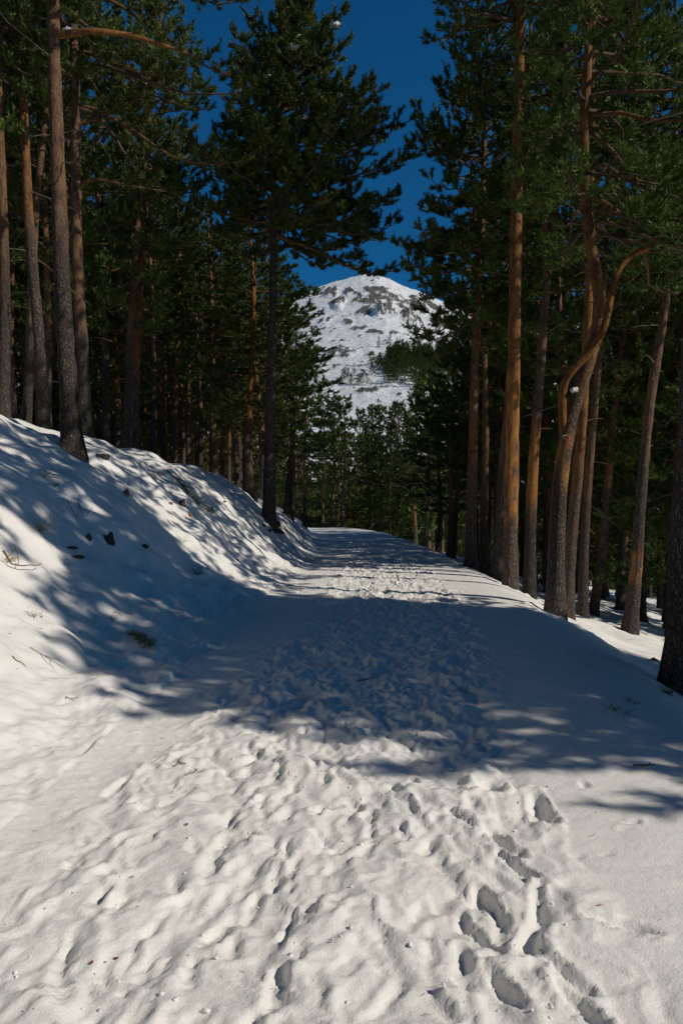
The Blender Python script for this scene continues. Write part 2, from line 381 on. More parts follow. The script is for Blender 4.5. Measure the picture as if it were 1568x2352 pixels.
# ------------------------------------------------------------------ mountain
def make_mountain():
    YR = 1500.0
    pr = [(-900, 780), (-300, 740), (0, 712), (210, 700), (380, 712), (500, 702), (640, 690), (700, 672), (740, 655), (790, 641), (830, 631), (862, 629), (892, 640),
          (925, 657), (960, 668), (1010, 690), (1100, 706), (1250, 722), (1400, 735), (1560, 752), (2000, 790), (2600, 840)]
    px = np.array([p[0] for p in pr], float); zx = 1.6 + (1176 - np.array([p[1] for p in pr])) / F * YR
    wx = (px - 784) / F * YR
    X = np.array(list(-np.array(graded(60, 1700, 3, 1.06))[::-1]) + list(np.arange(-57.5, 230, 2.3)) + graded(230, 1900, 3, 1.06))
    X = np.unique(X)
    Y = np.array(list(np.arange(330, 1540, 4.6)) + graded(1540, 2300, 6, 1.1))
    gx, gy = np.meshgrid(X, Y)
    ridge = np.interp(gx, wx, zx)
    ridge = ridge + 6 * fbm(gx * .012, gx * 0 + 3, 3, 3)*(np.abs(gx-60)>150)
    t = (YR - gy) / 1100.0
    g = np.interp(t, [-1, -.15, 0, .08, .22, .42, .6, .75, .9, 1.07], [.15, .9, 1.0, .90, .72, .50, .33, .205, .10, -.02])
    z = ridge * g
    # cliffs: rock bands that step the face
    warp = 30 * fbm(gx * .012, gy * .008, 3, 13)
    band = np.zeros_like(z); rock = np.zeros_like(z)
    def crag(pxc, pyc, w_, h_, amp, tilt=0.0):
        # centre of a crag as it is seen on the face -> its place on the face
        nonlocal band, rock
        v = (1176 - pyc) / F
        ycand = Y[(Y > 340) & (Y < YR)]
        zc = np.interp(0, [0], [0])
        best = min(ycand, key=lambda yy: abs((1.6 + v * yy) - np.interp((pxc - 784) / F * yy, wx, zx) * np.interp((YR - yy) / 1100.0, [-1, -.15, 0, .08, .22, .42, .6, .75, .9, 1.07], [.15, .9, 1.0, .90, .72, .50, .33, .205, .10, -.02])))
        xc = (pxc - 784) / F * best
        u = (gx - xc) / w_; vv = (gy - best - tilt * (gx - xc)) / h_
        q = np.sqrt(u * u + vv * vv) + .45 * fbm(gx * .05, gy * .028, 3, int(pxc) % 17)
        m = 1 - sstep((q - .6) / .55)
        col = np.abs(perlin(gx * .13, gy * .012, 71)) + .5 * np.abs(perlin(gx * .3, gy * .03, 72))
        band = band + amp * m * (.55 + 1.0 * col); rock = np.maximum(rock, m)
    for c in [(862, 668, 36, 36, 2.5), (898, 690, 26, 36, 3), (870, 690, 26, 40, 3), (925, 688, 26, 34, 5), (950, 716, 30, 24, 8), (965, 690, 26, 30, 5), (1000, 712, 30, 30, 6), (855, 678, 20, 34, 4), (880, 705, 20, 20, 6), (835, 690, 18, 40, 8), (800, 672, 9, 40, 8), (778, 700, 13, 40, 14),
              (760, 672, 14, 50, 12), (845, 715, 22, 30, 10), (912, 728, 34, 26, 24, ), (880, 722, 22, 22, 14), (940, 738, 22, 28, 20),
              (985, 700, 34, 40, 6), (960, 702, 16, 40, 8), (800, 742, 10, 20, 6), (830, 752, 12, 20, 6), (860, 765, 14, 20, 5),
              (890, 700, 14, 30, 10), (775, 805, 22, 26, 9), (800, 815, 16, 20, 7), (745, 735, 12, 30, 8), (1010, 745, 20, 40, 10),
              (790, 845, 12, 14, 6), (840, 900, 14, 14, 6)]:
        crag(*c)
    z = z + band * .42
    sp_ = np.clip(fbm(gx * .055, gy * .035, 4, 81) - .58, 0, 1)          # scattered boulders
    z = z + 11 * sp_ + 1.6 * fbm(gx * .05, gy * .03, 4, 91)
    rn = np.clip(rock * (.85 + 1.25 * fbm(gx * .075, gy * .022, 4, 95)), 0, 1)
    rn = np.maximum(rn, sstep(sp_ * 9))
    wide = (np.abs(gx - 60) > 170)
    rn = np.where(wide, np.maximum(rn, .6 * sstep((fbm(gx * .02, gy * .02, 4, 97) - .35) * 3)), rn)
    rn[gy > 1540] = 0
    ny, nx = z.shape; idx = np.arange(ny * nx).reshape(ny, nx)
    q = np.stack([idx[:-1, :-1], idx[:-1, 1:], idx[1:, 1:], idx[1:, :-1]], -1).reshape(-1, 4)
    m, nt, b = mat('mountain_rock_and_snow')
    co = objco(nt)
    r = attr(nt, 'rock')
    geo = N(nt, 'ShaderNodeNewGeometry'); sx = N(nt, 'ShaderNodeSeparateXYZ'); nt.links.new(geo.outputs['True Normal'], sx.inputs[0])
    fine = noise(nt, mapping(nt, co, (1, .45, .6)), .28, 5, .7)
    fac = math_(nt, 'ADD', math_(nt, 'MULTIPLY', r, .9), math_(nt, 'MULTIPLY', math_(nt, 'SUBTRACT', fine, .5), 2.0))
    fac = ramp(nt, fac, [(.32, (0, 0, 0)), (.66, (1, 1, 1))])
    rc = ramp(nt, noise(nt, co, .12, 5, .7), [(.3, (.06, .065, .07)), (.5, (.13, .125, .115)), (.7, (.26, .235, .18))])
    c = mixc(nt, fac, (.84, .85, .86), rc)
    nt.links.new(c, b.inputs['Base Color']); b.inputs['Roughness'].default_value = .85; b.inputs['Specular IOR Level'].default_value = .1
    bump(nt, math_(nt, 'ADD', noise(nt, co, .35, 4, .7), noise(nt, co, .1, 3)), .9, 4.0, b)
    me = mesh_np('mountain', np.stack([gx, gy, z], -1).reshape(-1, 3), quads=q, mats=[m], smooth=True, attrs={'rock': rn.ravel()})
    tag(link('mountain', me), kind='structure')
    def mz(x, y):
        j = int(np.clip(np.searchsorted(X, x) - 1, 0, nx - 2)); i = int(np.clip(np.searchsorted(Y, y) - 1, 0, ny - 2))
        return float(z[i, j])
    def mhit(px, py):
        u = (px - 784) / F; v = (1176 - py) / F; yy = 345.0
        while yy < 1500:
            if 1.6 + v * yy <= mz(u * yy, yy): return u * yy, yy, mz(u * yy, yy)
            yy += 3
        return None
    return mz, mhit
mz, mhit = make_mountain()

# ------------------------------------------------------------------ pines
def polyinterp(P, s):
    """P (N,3) polyline, s array in 0..1 -> points, tangents"""
    P = np.asarray(P, float); n = len(P) - 1
    f = np.clip(s, 0, 1) * n; i = np.clip(f.astype(int), 0, n - 1); a = (f - i)[:, None]
    return P[i] * (1 - a) + P[i + 1] * a, P[i + 1] - P[i]
def smoothpath(P, n):
    """Catmull-Rom through P, n samples"""
    P = np.asarray(P, float); k = len(P)
    Q = np.vstack([2 * P[0] - P[1], P, 2 * P[-1] - P[-2]])
    out = []
    for s in np.linspace(0, k - 1 - 1e-6, n):
        i = int(s); t = s - i; p0, p1, p2, p3 = Q[i:i + 4]
        out.append(.5 * ((2 * p1) + (-p0 + p2) * t + (2 * p0 - 5 * p1 + 4 * p2 - p3) * t * t + (-p0 + 3 * p1 - 3 * p2 + p3) * t ** 3))
    return np.array(out)
def unit(v): return v / (np.linalg.norm(v, axis=-1, keepdims=True) + 1e-9)

def side_shoots(rg, O, T, L, yaw, pitch, n, curl):
    """shoots from origins O with parent tangents T: returns paths (M,n,3)"""
    M = len(O); az = np.arctan2(T[:, 1], T[:, 0]) + yaw
    el = np.arcsin(np.clip(unit(T)[:, 2], -1, 1)) * .6 + pitch
    P = np.zeros((M, n, 3)); P[:, 0] = O
    for j in range(1, n):
        az = az + rg.randn(M) * .16; el = el + curl + rg.randn(M) * .1
        el = np.clip(el, -1.3, 1.4)
        st = (L / (n - 1))[:, None]
        P[:, j] = P[:, j - 1] + st * np.stack([np.cos(az) * np.cos(el), np.sin(az) * np.cos(el), np.sin(el)], -1)
    return P

def grow(seed, path, r0, r1, cz, R, nl, bias=(0, 0), upper=4.0, nlen=.14, nwid=.028, npt=14, sp2=.23, sp3=.088,
         custom=(), dead=6, k=16, char=None, lichen=None, prof='pine', flare=.5, droop=0.0, tuft=2, bare=0.0, dens=1.0):
    rg = np.random.RandomState(seed)
    nl = int(nl * dens); path = np.asarray(path, float)
    Ht = path[-1, 2]
    nt_ = max(24, int(Ht / .3)); TP = smoothpath(path, nt_)
    s = np.linspace(0, 1, nt_)
    zz = TP[:, 2]
    TR = r0 + (r1 - r0) * np.clip(zz / Ht, 0, 1) ** .85
    TR = TR * (1 + flare * np.exp(-np.clip(zz, 0, None) / .35)) * (1 + .035 * rg.randn(nt_) )
    tv, tq = tubes(TP[None], TR[None], k)
    # bark relief
    ang = np.tile(np.arange(k), nt_) * 2 * np.pi / k
    zr = np.repeat(zz, k); cen = np.repeat(TP, k, axis=0)
    rel = 1 + .07 * perlin(ang * 1.3 + seed, zr * 1.1, 5) + .05 * perlin(np.cos(ang) * 3 + 9, zr * 3 + np.sin(ang) * 3, 6)
    tv = cen + (tv - cen) * rel[:, None]
    un = np.clip((zr - upper) / 1.6 + .8 * perlin(np.cos(ang) * 1.2 + seed, zr * .7 + np.sin(ang), 8), 0, 1)
    ch = np.zeros_like(un); li = np.zeros_like(un)
    if char:
        for (z0, z1, a0, wd) in char:
            da = np.abs((ang - a0 + np.pi) % (2 * np.pi) - np.pi)
            ch = np.maximum(ch, np.clip(2.4 * (1 - da / wd) * sstep((zr - z0) / .3 + .5) * sstep((z1 - zr) / .5) + 1.2 * perlin(ang * 2, zr * 2, 3) * (da < wd * 1.3) * (zr < z1) * (zr > z0), 0, 1))
    if lichen:
        z0, z1 = lichen
        li = np.clip((1.2 * perlin(ang * 1.5 + 3, zr * 2.2, 14) + .35) * sstep((zr - z0) / .5) * sstep((z1 - zr) / .6) * 2, 0, .8)
    # limbs
    zl = cz[0] + (cz[1] - cz[0]) * (np.sort(rg.rand(nl)) * .35 + .65 * np.linspace(0, .985, nl))
    t = (zl - cz[0]) / (cz[1] - cz[0])
    az = np.arange(nl) * 2.399 + rg.randn(nl) * .45
    if prof == 'pine': pf = np.minimum(1, .5 + 1.7 * t) * (1 - t) ** .55 * 1.15 + .12
    elif prof == 'taper': pf = np.minimum(1, .8 + 1.2 * t) * (1 - t) ** .62 * 1.2 + .08
    elif prof == 'cone': pf = (1 - t) ** .8 + .10
    else: pf = np.minimum(1, .72 + t) * (1 - t ** 2.2) + .15
    bm = math.hypot(*bias); ba = math.atan2(bias[1], bias[0])
    L = R * pf * (1 + bm * np.cos(az - ba)) * rg.uniform(.62, 1.12, nl); L = np.maximum(L, .35)
    e0 = -.12 - droop + 1.0 * t ** 1.4 + rg.randn(nl) * .13
    n1 = 9
    O = np.stack([np.interp(zl, zz, TP[:, i]) for i in range(3)], -1)
    P1 = np.zeros((nl, n1, 3)); P1[:, 0] = O; a_ = az.copy()
    for j in range(1, n1):
        sj = j / (n1 - 1)
        el = e0 + (-.45 * np.sin(math.pi * sj * .85) + .55 * sj ** 2) * (1 - .6 * t) + rg.randn(nl) * .10
        a_ = a_ + rg.randn(nl) * .15
        st = (L / (n1 - 1))[:, None]
        P1[:, j] = P1[:, j - 1] + st * np.stack([np.cos(a_) * np.cos(el), np.sin(a_) * np.cos(el), np.sin(el)], -1)
    rb = np.minimum(.0125 * L + .007, np.interp(zl, zz, TR) * .5)
    R1 = rb[:, None] * (1 - .8 * np.linspace(0, 1, n1)[None]) + .004
    limbs = [(P1[i], R1[i], L[i], .22 + bare) for i in range(nl)]
    for c in custom:
        cp = smoothpath(c['p'], c.get('n', 16)); ln = np.linalg.norm(np.diff(cp, axis=0), axis=1).sum()
        rr = np.linspace(c['r'], c.get('r2', c['r'] * .3), len(cp)) * (1 + .05 * rg.randn(len(cp)))
        limbs.append((cp, rr, ln, c.get('leaf', .4)))
    # secondaries
    O2 = []; T2 = []; L2 = []; yw = []
    for (P, Rr, ln, s0) in limbs:
        if s0 >= 1: continue
        n = max(2, int(ln * (1 - s0) / sp2)); ss = s0 + (1 - s0) * (np.arange(n) + rg.rand(n) * .8) / n
        o, tt = polyinterp(P, ss); O2.append(o); T2.append(tt)
        L2.append((.22 + .34 * min(ln, 4.0) * np.clip(1 - ss, 0, 1) ** .75) * rg.uniform(.6, 1.25, n))
        yw.append(np.where(np.arange(n) % 2, 1, -1) * rg.uniform(.45, 1.15, n))
        O2.append(P[-1:]); T2.append(P[-1:] - P[-2:-1]); L2.append(np.array([.3])); yw.append(np.array([0.]))
    O2 = np.vstack(O2); T2 = np.vstack(T2); L2 = np.concatenate(L2); yw = np.concatenate(yw)
    P2 = side_shoots(rg, O2, T2, L2, yw, rg.uniform(-.15, .35, len(O2)), 5, .05)
    R2 = np.linspace(1, .35, 5)[None] * (.005 + .006 * L2)[:, None]
    # twigs
    cnt = np.maximum(2, (L2 / sp3).astype(int)); rep = np.repeat(np.arange(len(P2)), cnt)
    ss = rg.uniform(.18, 1, len(rep)); f = ss * 4; i = np.clip(f.astype(int), 0, 3); aa = (f - i)[:, None]
    O3 = P2[rep, i] * (1 - aa) + P2[rep, i + 1] * aa; T3 = P2[rep, i + 1] - P2[rep, i]
    L3 = rg.uniform(.10, .26, len(rep)) * (nlen / .12) ** .5
    P3 = side_shoots(rg, O3, T3, L3, rg.choice([-1, 1], len(rep)) * rg.uniform(.2, 1.2, len(rep)), rg.uniform(-.1, .75, len(rep)), 3, .12)
    R3 = np.tile([.0042, .0034, .0024], (len(rep), 1)) * (nlen / .12)
    v1, q1 = [], []
    v2, q2 = tubes(P2, R2, 3); v3, q3 = tubes(P3[:, ::2], R3[:, ::2], 3)
    # dead snags on the bare trunk
    dl = []
    for d in range(dead):
        z = rg.uniform(max(1.8, cz[0] * .35), max(cz[0] + .5, 2.5)); o = np.array([np.interp(z, zz, TP[:, i]) for i in range(3)])
        ln = rg.uniform(.3, 1.5); p = side_shoots(rg, o[None], np.array([[1., 0, 0]]), np.array([ln]), rg.uniform(0, 6.28, 1), rg.uniform(-.4, .3, 1), 5, -.05)[0]
        dl.append((smoothpath(p, 9), np.linspace(.016, .004, 9)))
    # needles
    pos = []; dr = []
    for q in ([1.0, .45][:tuft]):
        p = P3[:, 0] + (P3[:, 2] - P3[:, 0]) * q; pos.append(p); dr.append(P3[:, 2] - P3[:, 0])
    pos.append(P2[:, -1]); dr.append(P2[:, -1] - P2[:, -2])
    pos = np.vstack(pos); dr = unit(np.vstack(dr)); dr = unit(dr + np.array([0, 0, .25]))
    M = len(pos); tt = rg.rand(M)
    C = np.repeat(pos, npt, 0); D = np.repeat(dr, npt, 0); m = len(C)
    rv = unit(rg.randn(m, 3)); side = unit(np.cross(D, rv)); th = rg.uniform(.25, 1.25, m)[:, None]
    nd = D * np.cos(th) + side * np.sin(th)
    base = C - D * (rg.rand(m)[:, None] * nlen * .9)
    ln = nlen * rg.uniform(.7, 1.15, m)[:, None]
    wv = unit(np.cross(nd, unit(rg.randn(m, 3)))) * nwid * .5
    NV = np.stack([base - wv, base + wv, base + nd * ln], 1).reshape(-1, 3)
    NT = np.arange(m * 3).reshape(-1, 3)
    tint = np.clip(np.repeat(np.repeat(tt, npt) * .7 + .3 * rg.rand(m), 3), 0, 1)
    return dict(trunk=(tv, tq, un, ch, li), limbs=limbs, dead=dl, twig=[(v2, q2), (v3, q3)], needles=(NV, NT, tint), TP=TP)

def join(parts):
    V = []; Q = []; o = 0
    for v, q in parts:
        V.append(v); Q.append(q + o); o += len(v)
    return np.vstack(V), np.vstack(Q)
NTRI = [0]
def pine_meshes(nm, g):
    tv, tq, un, ch, li = g['trunk']
    mt = mesh_np('trunk', tv, quads=tq, mats=[BARK], smooth=True, attrs={'upper': un, 'char': ch, 'lichen': li})
    v, q = join(g['twig'])
    mtw = mesh_np('twigs', v, quads=q, mats=[TWIG])
    NV, NT, ti = g['needles']
    mc = mesh_np('crown', NV, tris=NT, mats=[NEEDLE], attrs={'tint': ti})
    NTRI[0] += 2 * len(tq) + 2 * len(q) + len(NT)
    return mt, mtw, mc
def limb_mesh(P, R, k=7, m=None, upper=.55):
    v, q = tubes(P[None], np.asarray(R)[None], k)
    n = len(v)
    return mesh_np('branch', v, quads=q, mats=[m or BARK], smooth=True, attrs={'upper': np.full(n, upper), 'char': np.zeros(n), 'lichen': np.zeros(n)})

def hero(label, screen, Y, r0, r1, top, cz, R, nl, group=None, sink=.25, dY=None, customs=(), cat='pine tree', name='pine_tree', splitlimbs=True, base_dz=0.0, **kw):
    """a pine with its own shape; screen: spots its stem passes through, seen from the path"""
    pts = [at(px, py, Y) for px, py in screen]
    bx = pts[0][0]; z0 = surf(bx, Y)
    base = np.array([bx, Y, z0 + base_dz])
    loc = [p - base for p in pts[1:]]
    path = [np.array([0, 0, -sink])] + [p for p in loc if p[2] > .5]
    last = path[-1]; prev = path[-2]
    if top > last[2] + 1:
        d = (last - prev) / max(.5, last[2] - prev[2]); d = np.clip(d, -.06, .06)
        n = max(2, int((top - last[2]) / 3))
        for i in range(1, n + 1):
            f = i / n * (top - last[2]); path.append(last + np.array([d[0] * f + .12 * math.sin(i * 1.9 + Y), .1 * math.sin(i * 2.3 + Y), f]))
    cs = []
    for c in customs:
        c = dict(c); c['p'] = [at(px, py, Y + (dd[0] if dd else 0)) - base for px, py, *dd in c['s']]; cs.append(c)
    kw.setdefault('dens', 1.6); g = grow(path=path, r0=r0, r1=r1, cz=cz, R=R, nl=nl, custom=cs, **kw)
    root = tag(empty(name, base), label, cat, group)
    mt, mtw, mc = pine_meshes(name, g)
    link('trunk', mt, root); link('crown', mc, root)
    tw = link('twigs', mtw, root); tag(tw, kind='stuff')
    for (P, Rr, ln, s0) in g['limbs']:
        link('branch', limb_mesh(P, Rr, 10 if Rr[0] > .07 else 7, None, .95 if Rr[0] > .07 else .55), root); NTRI[0] += 100
    for (P, Rr) in g['dead']:
        link('branch', limb_mesh(P, Rr, 5, DEADW), root)
    return root, g

# ---- hero pines left
L = 'pine trees on the snowy bank to the left'
hero('large pine with scaly grey trunk and blackened foot, nearest on the left bank',
     [(172, 1032), (152, 800), (140, 560), (131, 300), (124, 120), (120, -60)], 15.0, .195, .045, 20.5, (9.6, 20.3), 3.0, 34, seed=101, upper=3.9,
     char=[(-.4, 1.7, 4.7, .55)], customs=[dict(s=[(132, 82), (175, 76), (215, 72), (300, 82, .3), (360, 100, .5), (430, 122, .8)], r=.085, r2=.03, leaf=.55)], bias=(.2, 0), dead=5, k=22)
hero('orange trunked pine with charred base close behind the large grey pine on the bank',
     [(197, 1012), (190, 800), (178, 600), (174, 250), (170, 20)], 19.0, .175, .05, 21, (8.6, 20.8), 4.3, 50, seed=102, upper=1.9,
     char=[(.8, 2.6, 4.9, 1.0)], customs=[dict(s=[(172, 248), (215, 262), (250, 295), (285, 350), (322, 405, .3)], r=.075, r2=.02, leaf=.75),
     dict(s=[(176, 290), (240, 262), (300, 235), (330, 215)], r=.06, r2=.02, leaf=.4), dict(s=[(180, 430), (215, 412), (290, 425), (380, 440, .4)], r=.05, leaf=.4)], bias=(.45, -.1), dead=8, k=18)
hero('pine with sun flecked orange trunk and dark shaded foot, third from the left frame side',
     [(102, 990), (92, 800), (78, 640), (66, 480), (58, 300), (50, 140), (45, 0)], 18.0, .15, .04, 19.5, (9.0, 19.3), 3.0, 34, seed=103, upper=4.0, dead=9, k=16)
# ---- tall dark pine with the big crown before the mountain
TALL = hero('tall pine with dark trunk and broad crown against the sky at the bank edge',
     [(617, 1190), (621, 950), (627, 700), (628, 450), (636, 300), (650, 150), (668, 40), (672, 5)], 24.5, .225, .04, 16.9, (9.7, 16.8), 3.2, 138, seed=104, droop=-.16, upper=10.0, dens=1.0,
     bias=(.36, -.15), prof='taper', customs=[dict(s=[(635, 455), (690, 450), (745, 462), (800, 480), (850, 500, -.4)], r=.085, r2=.03, leaf=.35),
     dict(s=[(785, 475), (790, 505), (800, 530), (812, 560), (818, 600)], r=.03, leaf=.3),
     dict(s=[(640, 335), (600, 315), (565, 300), (535, 292), (525, 300), (535, 330)], r=.06, r2=.012, leaf=.6),
     dict(s=[(640, 330), (700, 325), (780, 300), (840, 290, -.5)], r=.06, leaf=.35),
     dict(s=[(628, 480), (700, 500), (780, 535, -.4), (830, 538, -.8), (862, 545, -1)], r=.055, leaf=.3),
     dict(s=[(628, 510), (590, 480), (550, 470)], r=.04, leaf=.3)], dead=5, k=20, npt=15, nlen=.15, nwid=.036, tuft=2)
# ---- hero pines right
hero('straight tall pine with orange red patches on its sunlit trunk beside the path crest',
     [(1170, 1330), (1172, 1150), (1178, 900), (1183, 600), (1188, 300), (1195, 0), (1198, -100)], 18.6, .19, .09, 21, (13.4, 20.8), 3.0, 30, seed=105, upper=3.2, flare=.28,
     lichen=(1.6, 5.6), bias=(-.1, -.2), customs=[dict(s=[(1200, 130), (1245, 128), (1300, 150), (1345, 172), (1385, 195), (1410, 212)], r=.06, leaf=.7),
     dict(s=[(1190, 40), (1140, 55), (1090, 62), (1040, 66)], r=.04, leaf=.4)], dead=4, k=22)
hero('slimmer pine forking into two stems high up, just behind the straight tall pine',
     [(1213, 1345), (1222, 1100), (1240, 850), (1255, 650), (1272, 500), (1288, 380), (1292, 200), (1300, 0)], 19.8, .165, .05, 19, (10.5, 18.8), 2.8, 30, seed=106, upper=4.2,
     lichen=(2.2, 5), customs=[dict(s=[(1256, 640), (1252, 540), (1250, 450), (1256, 380), (1265, 200)], r=.10, r2=.05, leaf=.7, n=20), dict(s=[(1290, 385), (1312, 352), (1345, 340), (1400, 330)], r=.07, leaf=.6),
     dict(s=[(1250, 465), (1225, 440), (1205, 400)], r=.05, leaf=.7)], dead=5, k=18)
hero('crooked forked pine with dark scaly foot and golden limb sweeping from the snow filled fork',
     [(1272, 1390), (1282, 1150), (1303, 990), (1324, 915), (1350, 830), (1368, 760), (1376, 690), (1360, 590), (1343, 460), (1340, 300), (1348, 150), (1352, 0)], 13.6, .168, .035, 15.5, (7.0, 15.3), 2.7, 44, seed=107, bias=(.62, .2), upper=3.7,
     customs=[dict(s=[(1296, 1010), (1290, 945, -.06), (1294, 885, -.12), (1316, 848, -.2), (1356, 806, -.28), (1386, 752, -.32), (1401, 685, -.32), (1416, 630, -.32), (1448, 588, -.32), (1500, 560, -.3), (1560, 500), (1600, 450)], r=.085, r2=.035, leaf=.75, n=34),
     dict(s=[(1340, 470), (1380, 400), (1420, 350), (1430, 300)], r=.05, leaf=.5)], dead=4, k=20, lichen=(2.3, 3.6))
hero('large dark pine at the right frame edge, its broad shaded foot in the snow',
     [(1568, 1580), (1580, 1300), (1598, 1000), (1612, 700), (1625, 300), (1640, 0)], 8.9, .25, .10, 17, (9.5, 16.8), 3.2, 32, seed=108, upper=4.5, dead=3, k=24)
hero('pine with smooth orange trunk and dark layered crown reaching out to the open sky',
     [(1080, 1285), (1084, 1100), (1090, 850), (1104, 560), (1112, 300), (1120, 80)], 23.5, .185, .05, 17.8, (7.4, 17.6), 2.35, 92, seed=109, upper=1.6, dens=1.0, prof='dome', bias=(-.12, -.1),
     dead=6, k=16, droop=.05, npt=14, nlen=.15, nwid=.036)
hero('leaning pine with lichen flecked foot standing alone on the sunlit snow slope below the path',
     [(1442, 1448), (1460, 1300), (1470, 1150), (1488, 950), (1520, 740), (1545, 560)], 18.4, .165, .05, 15.5, (8.8, 15.3), 2.6, 34, seed=110, upper=4.0, lichen=(1.2, 2.2), dead=10, k=18)

# ---- shared mid-distance pines
VAR = {}
def variant(key, seed, h=16.0, crown=(7.5, 15.9), R=2.3, nl=40, upper=3.5, r0=.19, far=False, prof='pine', dead=10, **kw):
    rg = np.random.RandomState(seed)
    ph = rg.uniform(0, 6.28, 4)
    path = [(0, 0, -.8)] + [(.18 * math.sin(ph[0] + z * .35), .18 * math.sin(ph[1] + z * .3), z) for z in np.arange(1.5, h + .1, 2.0)]
    path = np.array(path); path[1:, :2] -= path[1, :2] * np.exp(-path[1:, 2:3] / 3)
    if far: g = grow(seed, path, r0, .04, crown, R, nl, upper=upper, nlen=.32, nwid=.11, npt=8, sp2=.36, sp3=.22, dens=1.4, dead=dead // 2, k=8, prof=prof, tuft=1, **kw)
    else: g = grow(seed, path, r0, .045, crown, R, nl, upper=upper, nlen=.17, nwid=.046, npt=12, sp2=.28, sp3=.12, dens=1.4, dead=dead, k=12, prof=prof, **kw)
    mt, mtw, mc = pine_meshes('v', g)
    v, q = join([tubes(P[None], np.asarray(Rr)[None], 5) for (P, Rr, ln, s0) in g['limbs']] + [tubes(P[None], np.asarray(Rr)[None], 4) for (P, Rr) in g['dead']])
    n = len(v)
    mb = mesh_np('branches', v, quads=q, mats=[BARK], smooth=True, attrs={'upper': np.full(n, .5), 'char': np.zeros(n), 'lichen': np.zeros(n)})
    VAR[key] = (mt, mb, mtw, mc)
variant('A', 201, crown=(8.5, 15.9), R=2.3, nl=34)
variant('B', 202, crown=(6.0, 15.9), R=2.5, nl=44, upper=2.5)
variant('C', 203, crown=(4.2, 15.9), R=2.5, nl=52, upper=2.8)
variant('D', 204, crown=(9.5, 15.9), R=2.1, nl=28, upper=2.2)
variant('E', 205, crown=(1.6, 15.9), R=2.6, nl=60, upper=2.5, prof='cone')
variant('FA', 211, crown=(5.5, 15.9), R=2.6, nl=34, far=True)
variant('FB', 212, crown=(3.5, 15.9), R=2.7, nl=42, far=True, upper=2)
variant('FC', 213, crown=(1.2, 15.9), R=2.8, nl=48, far=True, prof='cone')
variant('FD', 214, crown=(8.0, 15.9), R=2.3, nl=26, far=True, upper=1.5)

# far woods past counting: one mesh each, every pine in it real geometry
def mini(seed, crown, R_, nl, prof):
    path = np.array([(0, 0, -.8)] + [(.2 * math.sin(z), .2 * math.cos(z * .8), z) for z in np.arange(2, 16.1, 3.5)])
    g = grow(seed, path, .2, .05, crown, R_, nl, upper=3, nlen=.62, nwid=.34, npt=5, sp2=.85, sp3=.6, dead=0, k=5, prof=prof, tuft=1)
    tv, tq = g['trunk'][:2]; tq = tq[::1]
    NV, NT, ti = g['needles']
    return tv, np.vstack([tq[:, [0, 1, 2]], tq[:, [0, 2, 3]]]), NV, NT, ti
MINI = [mini(301, (3.0, 15.8), 2.7, 30, 'pine'), mini(302, (1.0, 15.9), 2.6, 34, 'cone'), mini(303, (5.5, 15.8), 2.7, 24, 'pine'), mini(304, (1.0, 15.9), 2.4, 30, 'cone')]
def wood(name, label, spots, cat='trees'):
    V = []; T = []; M = []; A = []; o = 0
    for (x, y, z, h, k, wd, rz) in spots:
        tv, tt, NV, NT, ti = MINI[k]; f = h / 16.; c, s_ = math.cos(rz), math.sin(rz)
        v = np.vstack([tv, NV]); v = np.stack([(v[:, 0] * c - v[:, 1] * s_) * f * wd + x, (v[:, 0] * s_ + v[:, 1] * c) * f * wd + y, v[:, 2] * f + z], -1)
        t = np.vstack([tt, NT + len(tv)]) + o
        V.append(v); T.append(t); M.append(np.concatenate([np.ones(len(tt)), np.zeros(len(NT))])); A.append(np.concatenate([np.zeros(len(tv)), ti])); o += len(v)
    me = mesh_np(name, np.vstack(V), tris=np.vstack(T), mats=[NEEDLE, TWIG], attrs={'tint': np.concatenate(A)}, fmat=np.concatenate(M))
    NTRI[0] += sum(len(t) for t in T)
    return tag(link(name, me), label, cat, kind='stuff')
def put(key, x, y, z, rz, sx, sz, tilt=(0, 0), label=None, group=None, name='pine_tree', simple=False):
    root = empty(name, (x, y, z)); root.rotation_euler = (tilt[1], tilt[0], 0); root.scale = (sx, sx, sz)
    tag(root, label, 'pine tree', group)
    mt, mb, mtw, mc = VAR[key]
    for nm, me in (('trunk', mt), ('branches', mb), ('crown', mc)) + ((('twigs', mtw),) if not simple else ()):
        o = link(nm, me, root); o.rotation_euler = (0, 0, rz)
        if nm == 'twigs': o['kind'] = 'stuff'
        if nm == 'branches': o['kind'] = 'stuff'
    return root

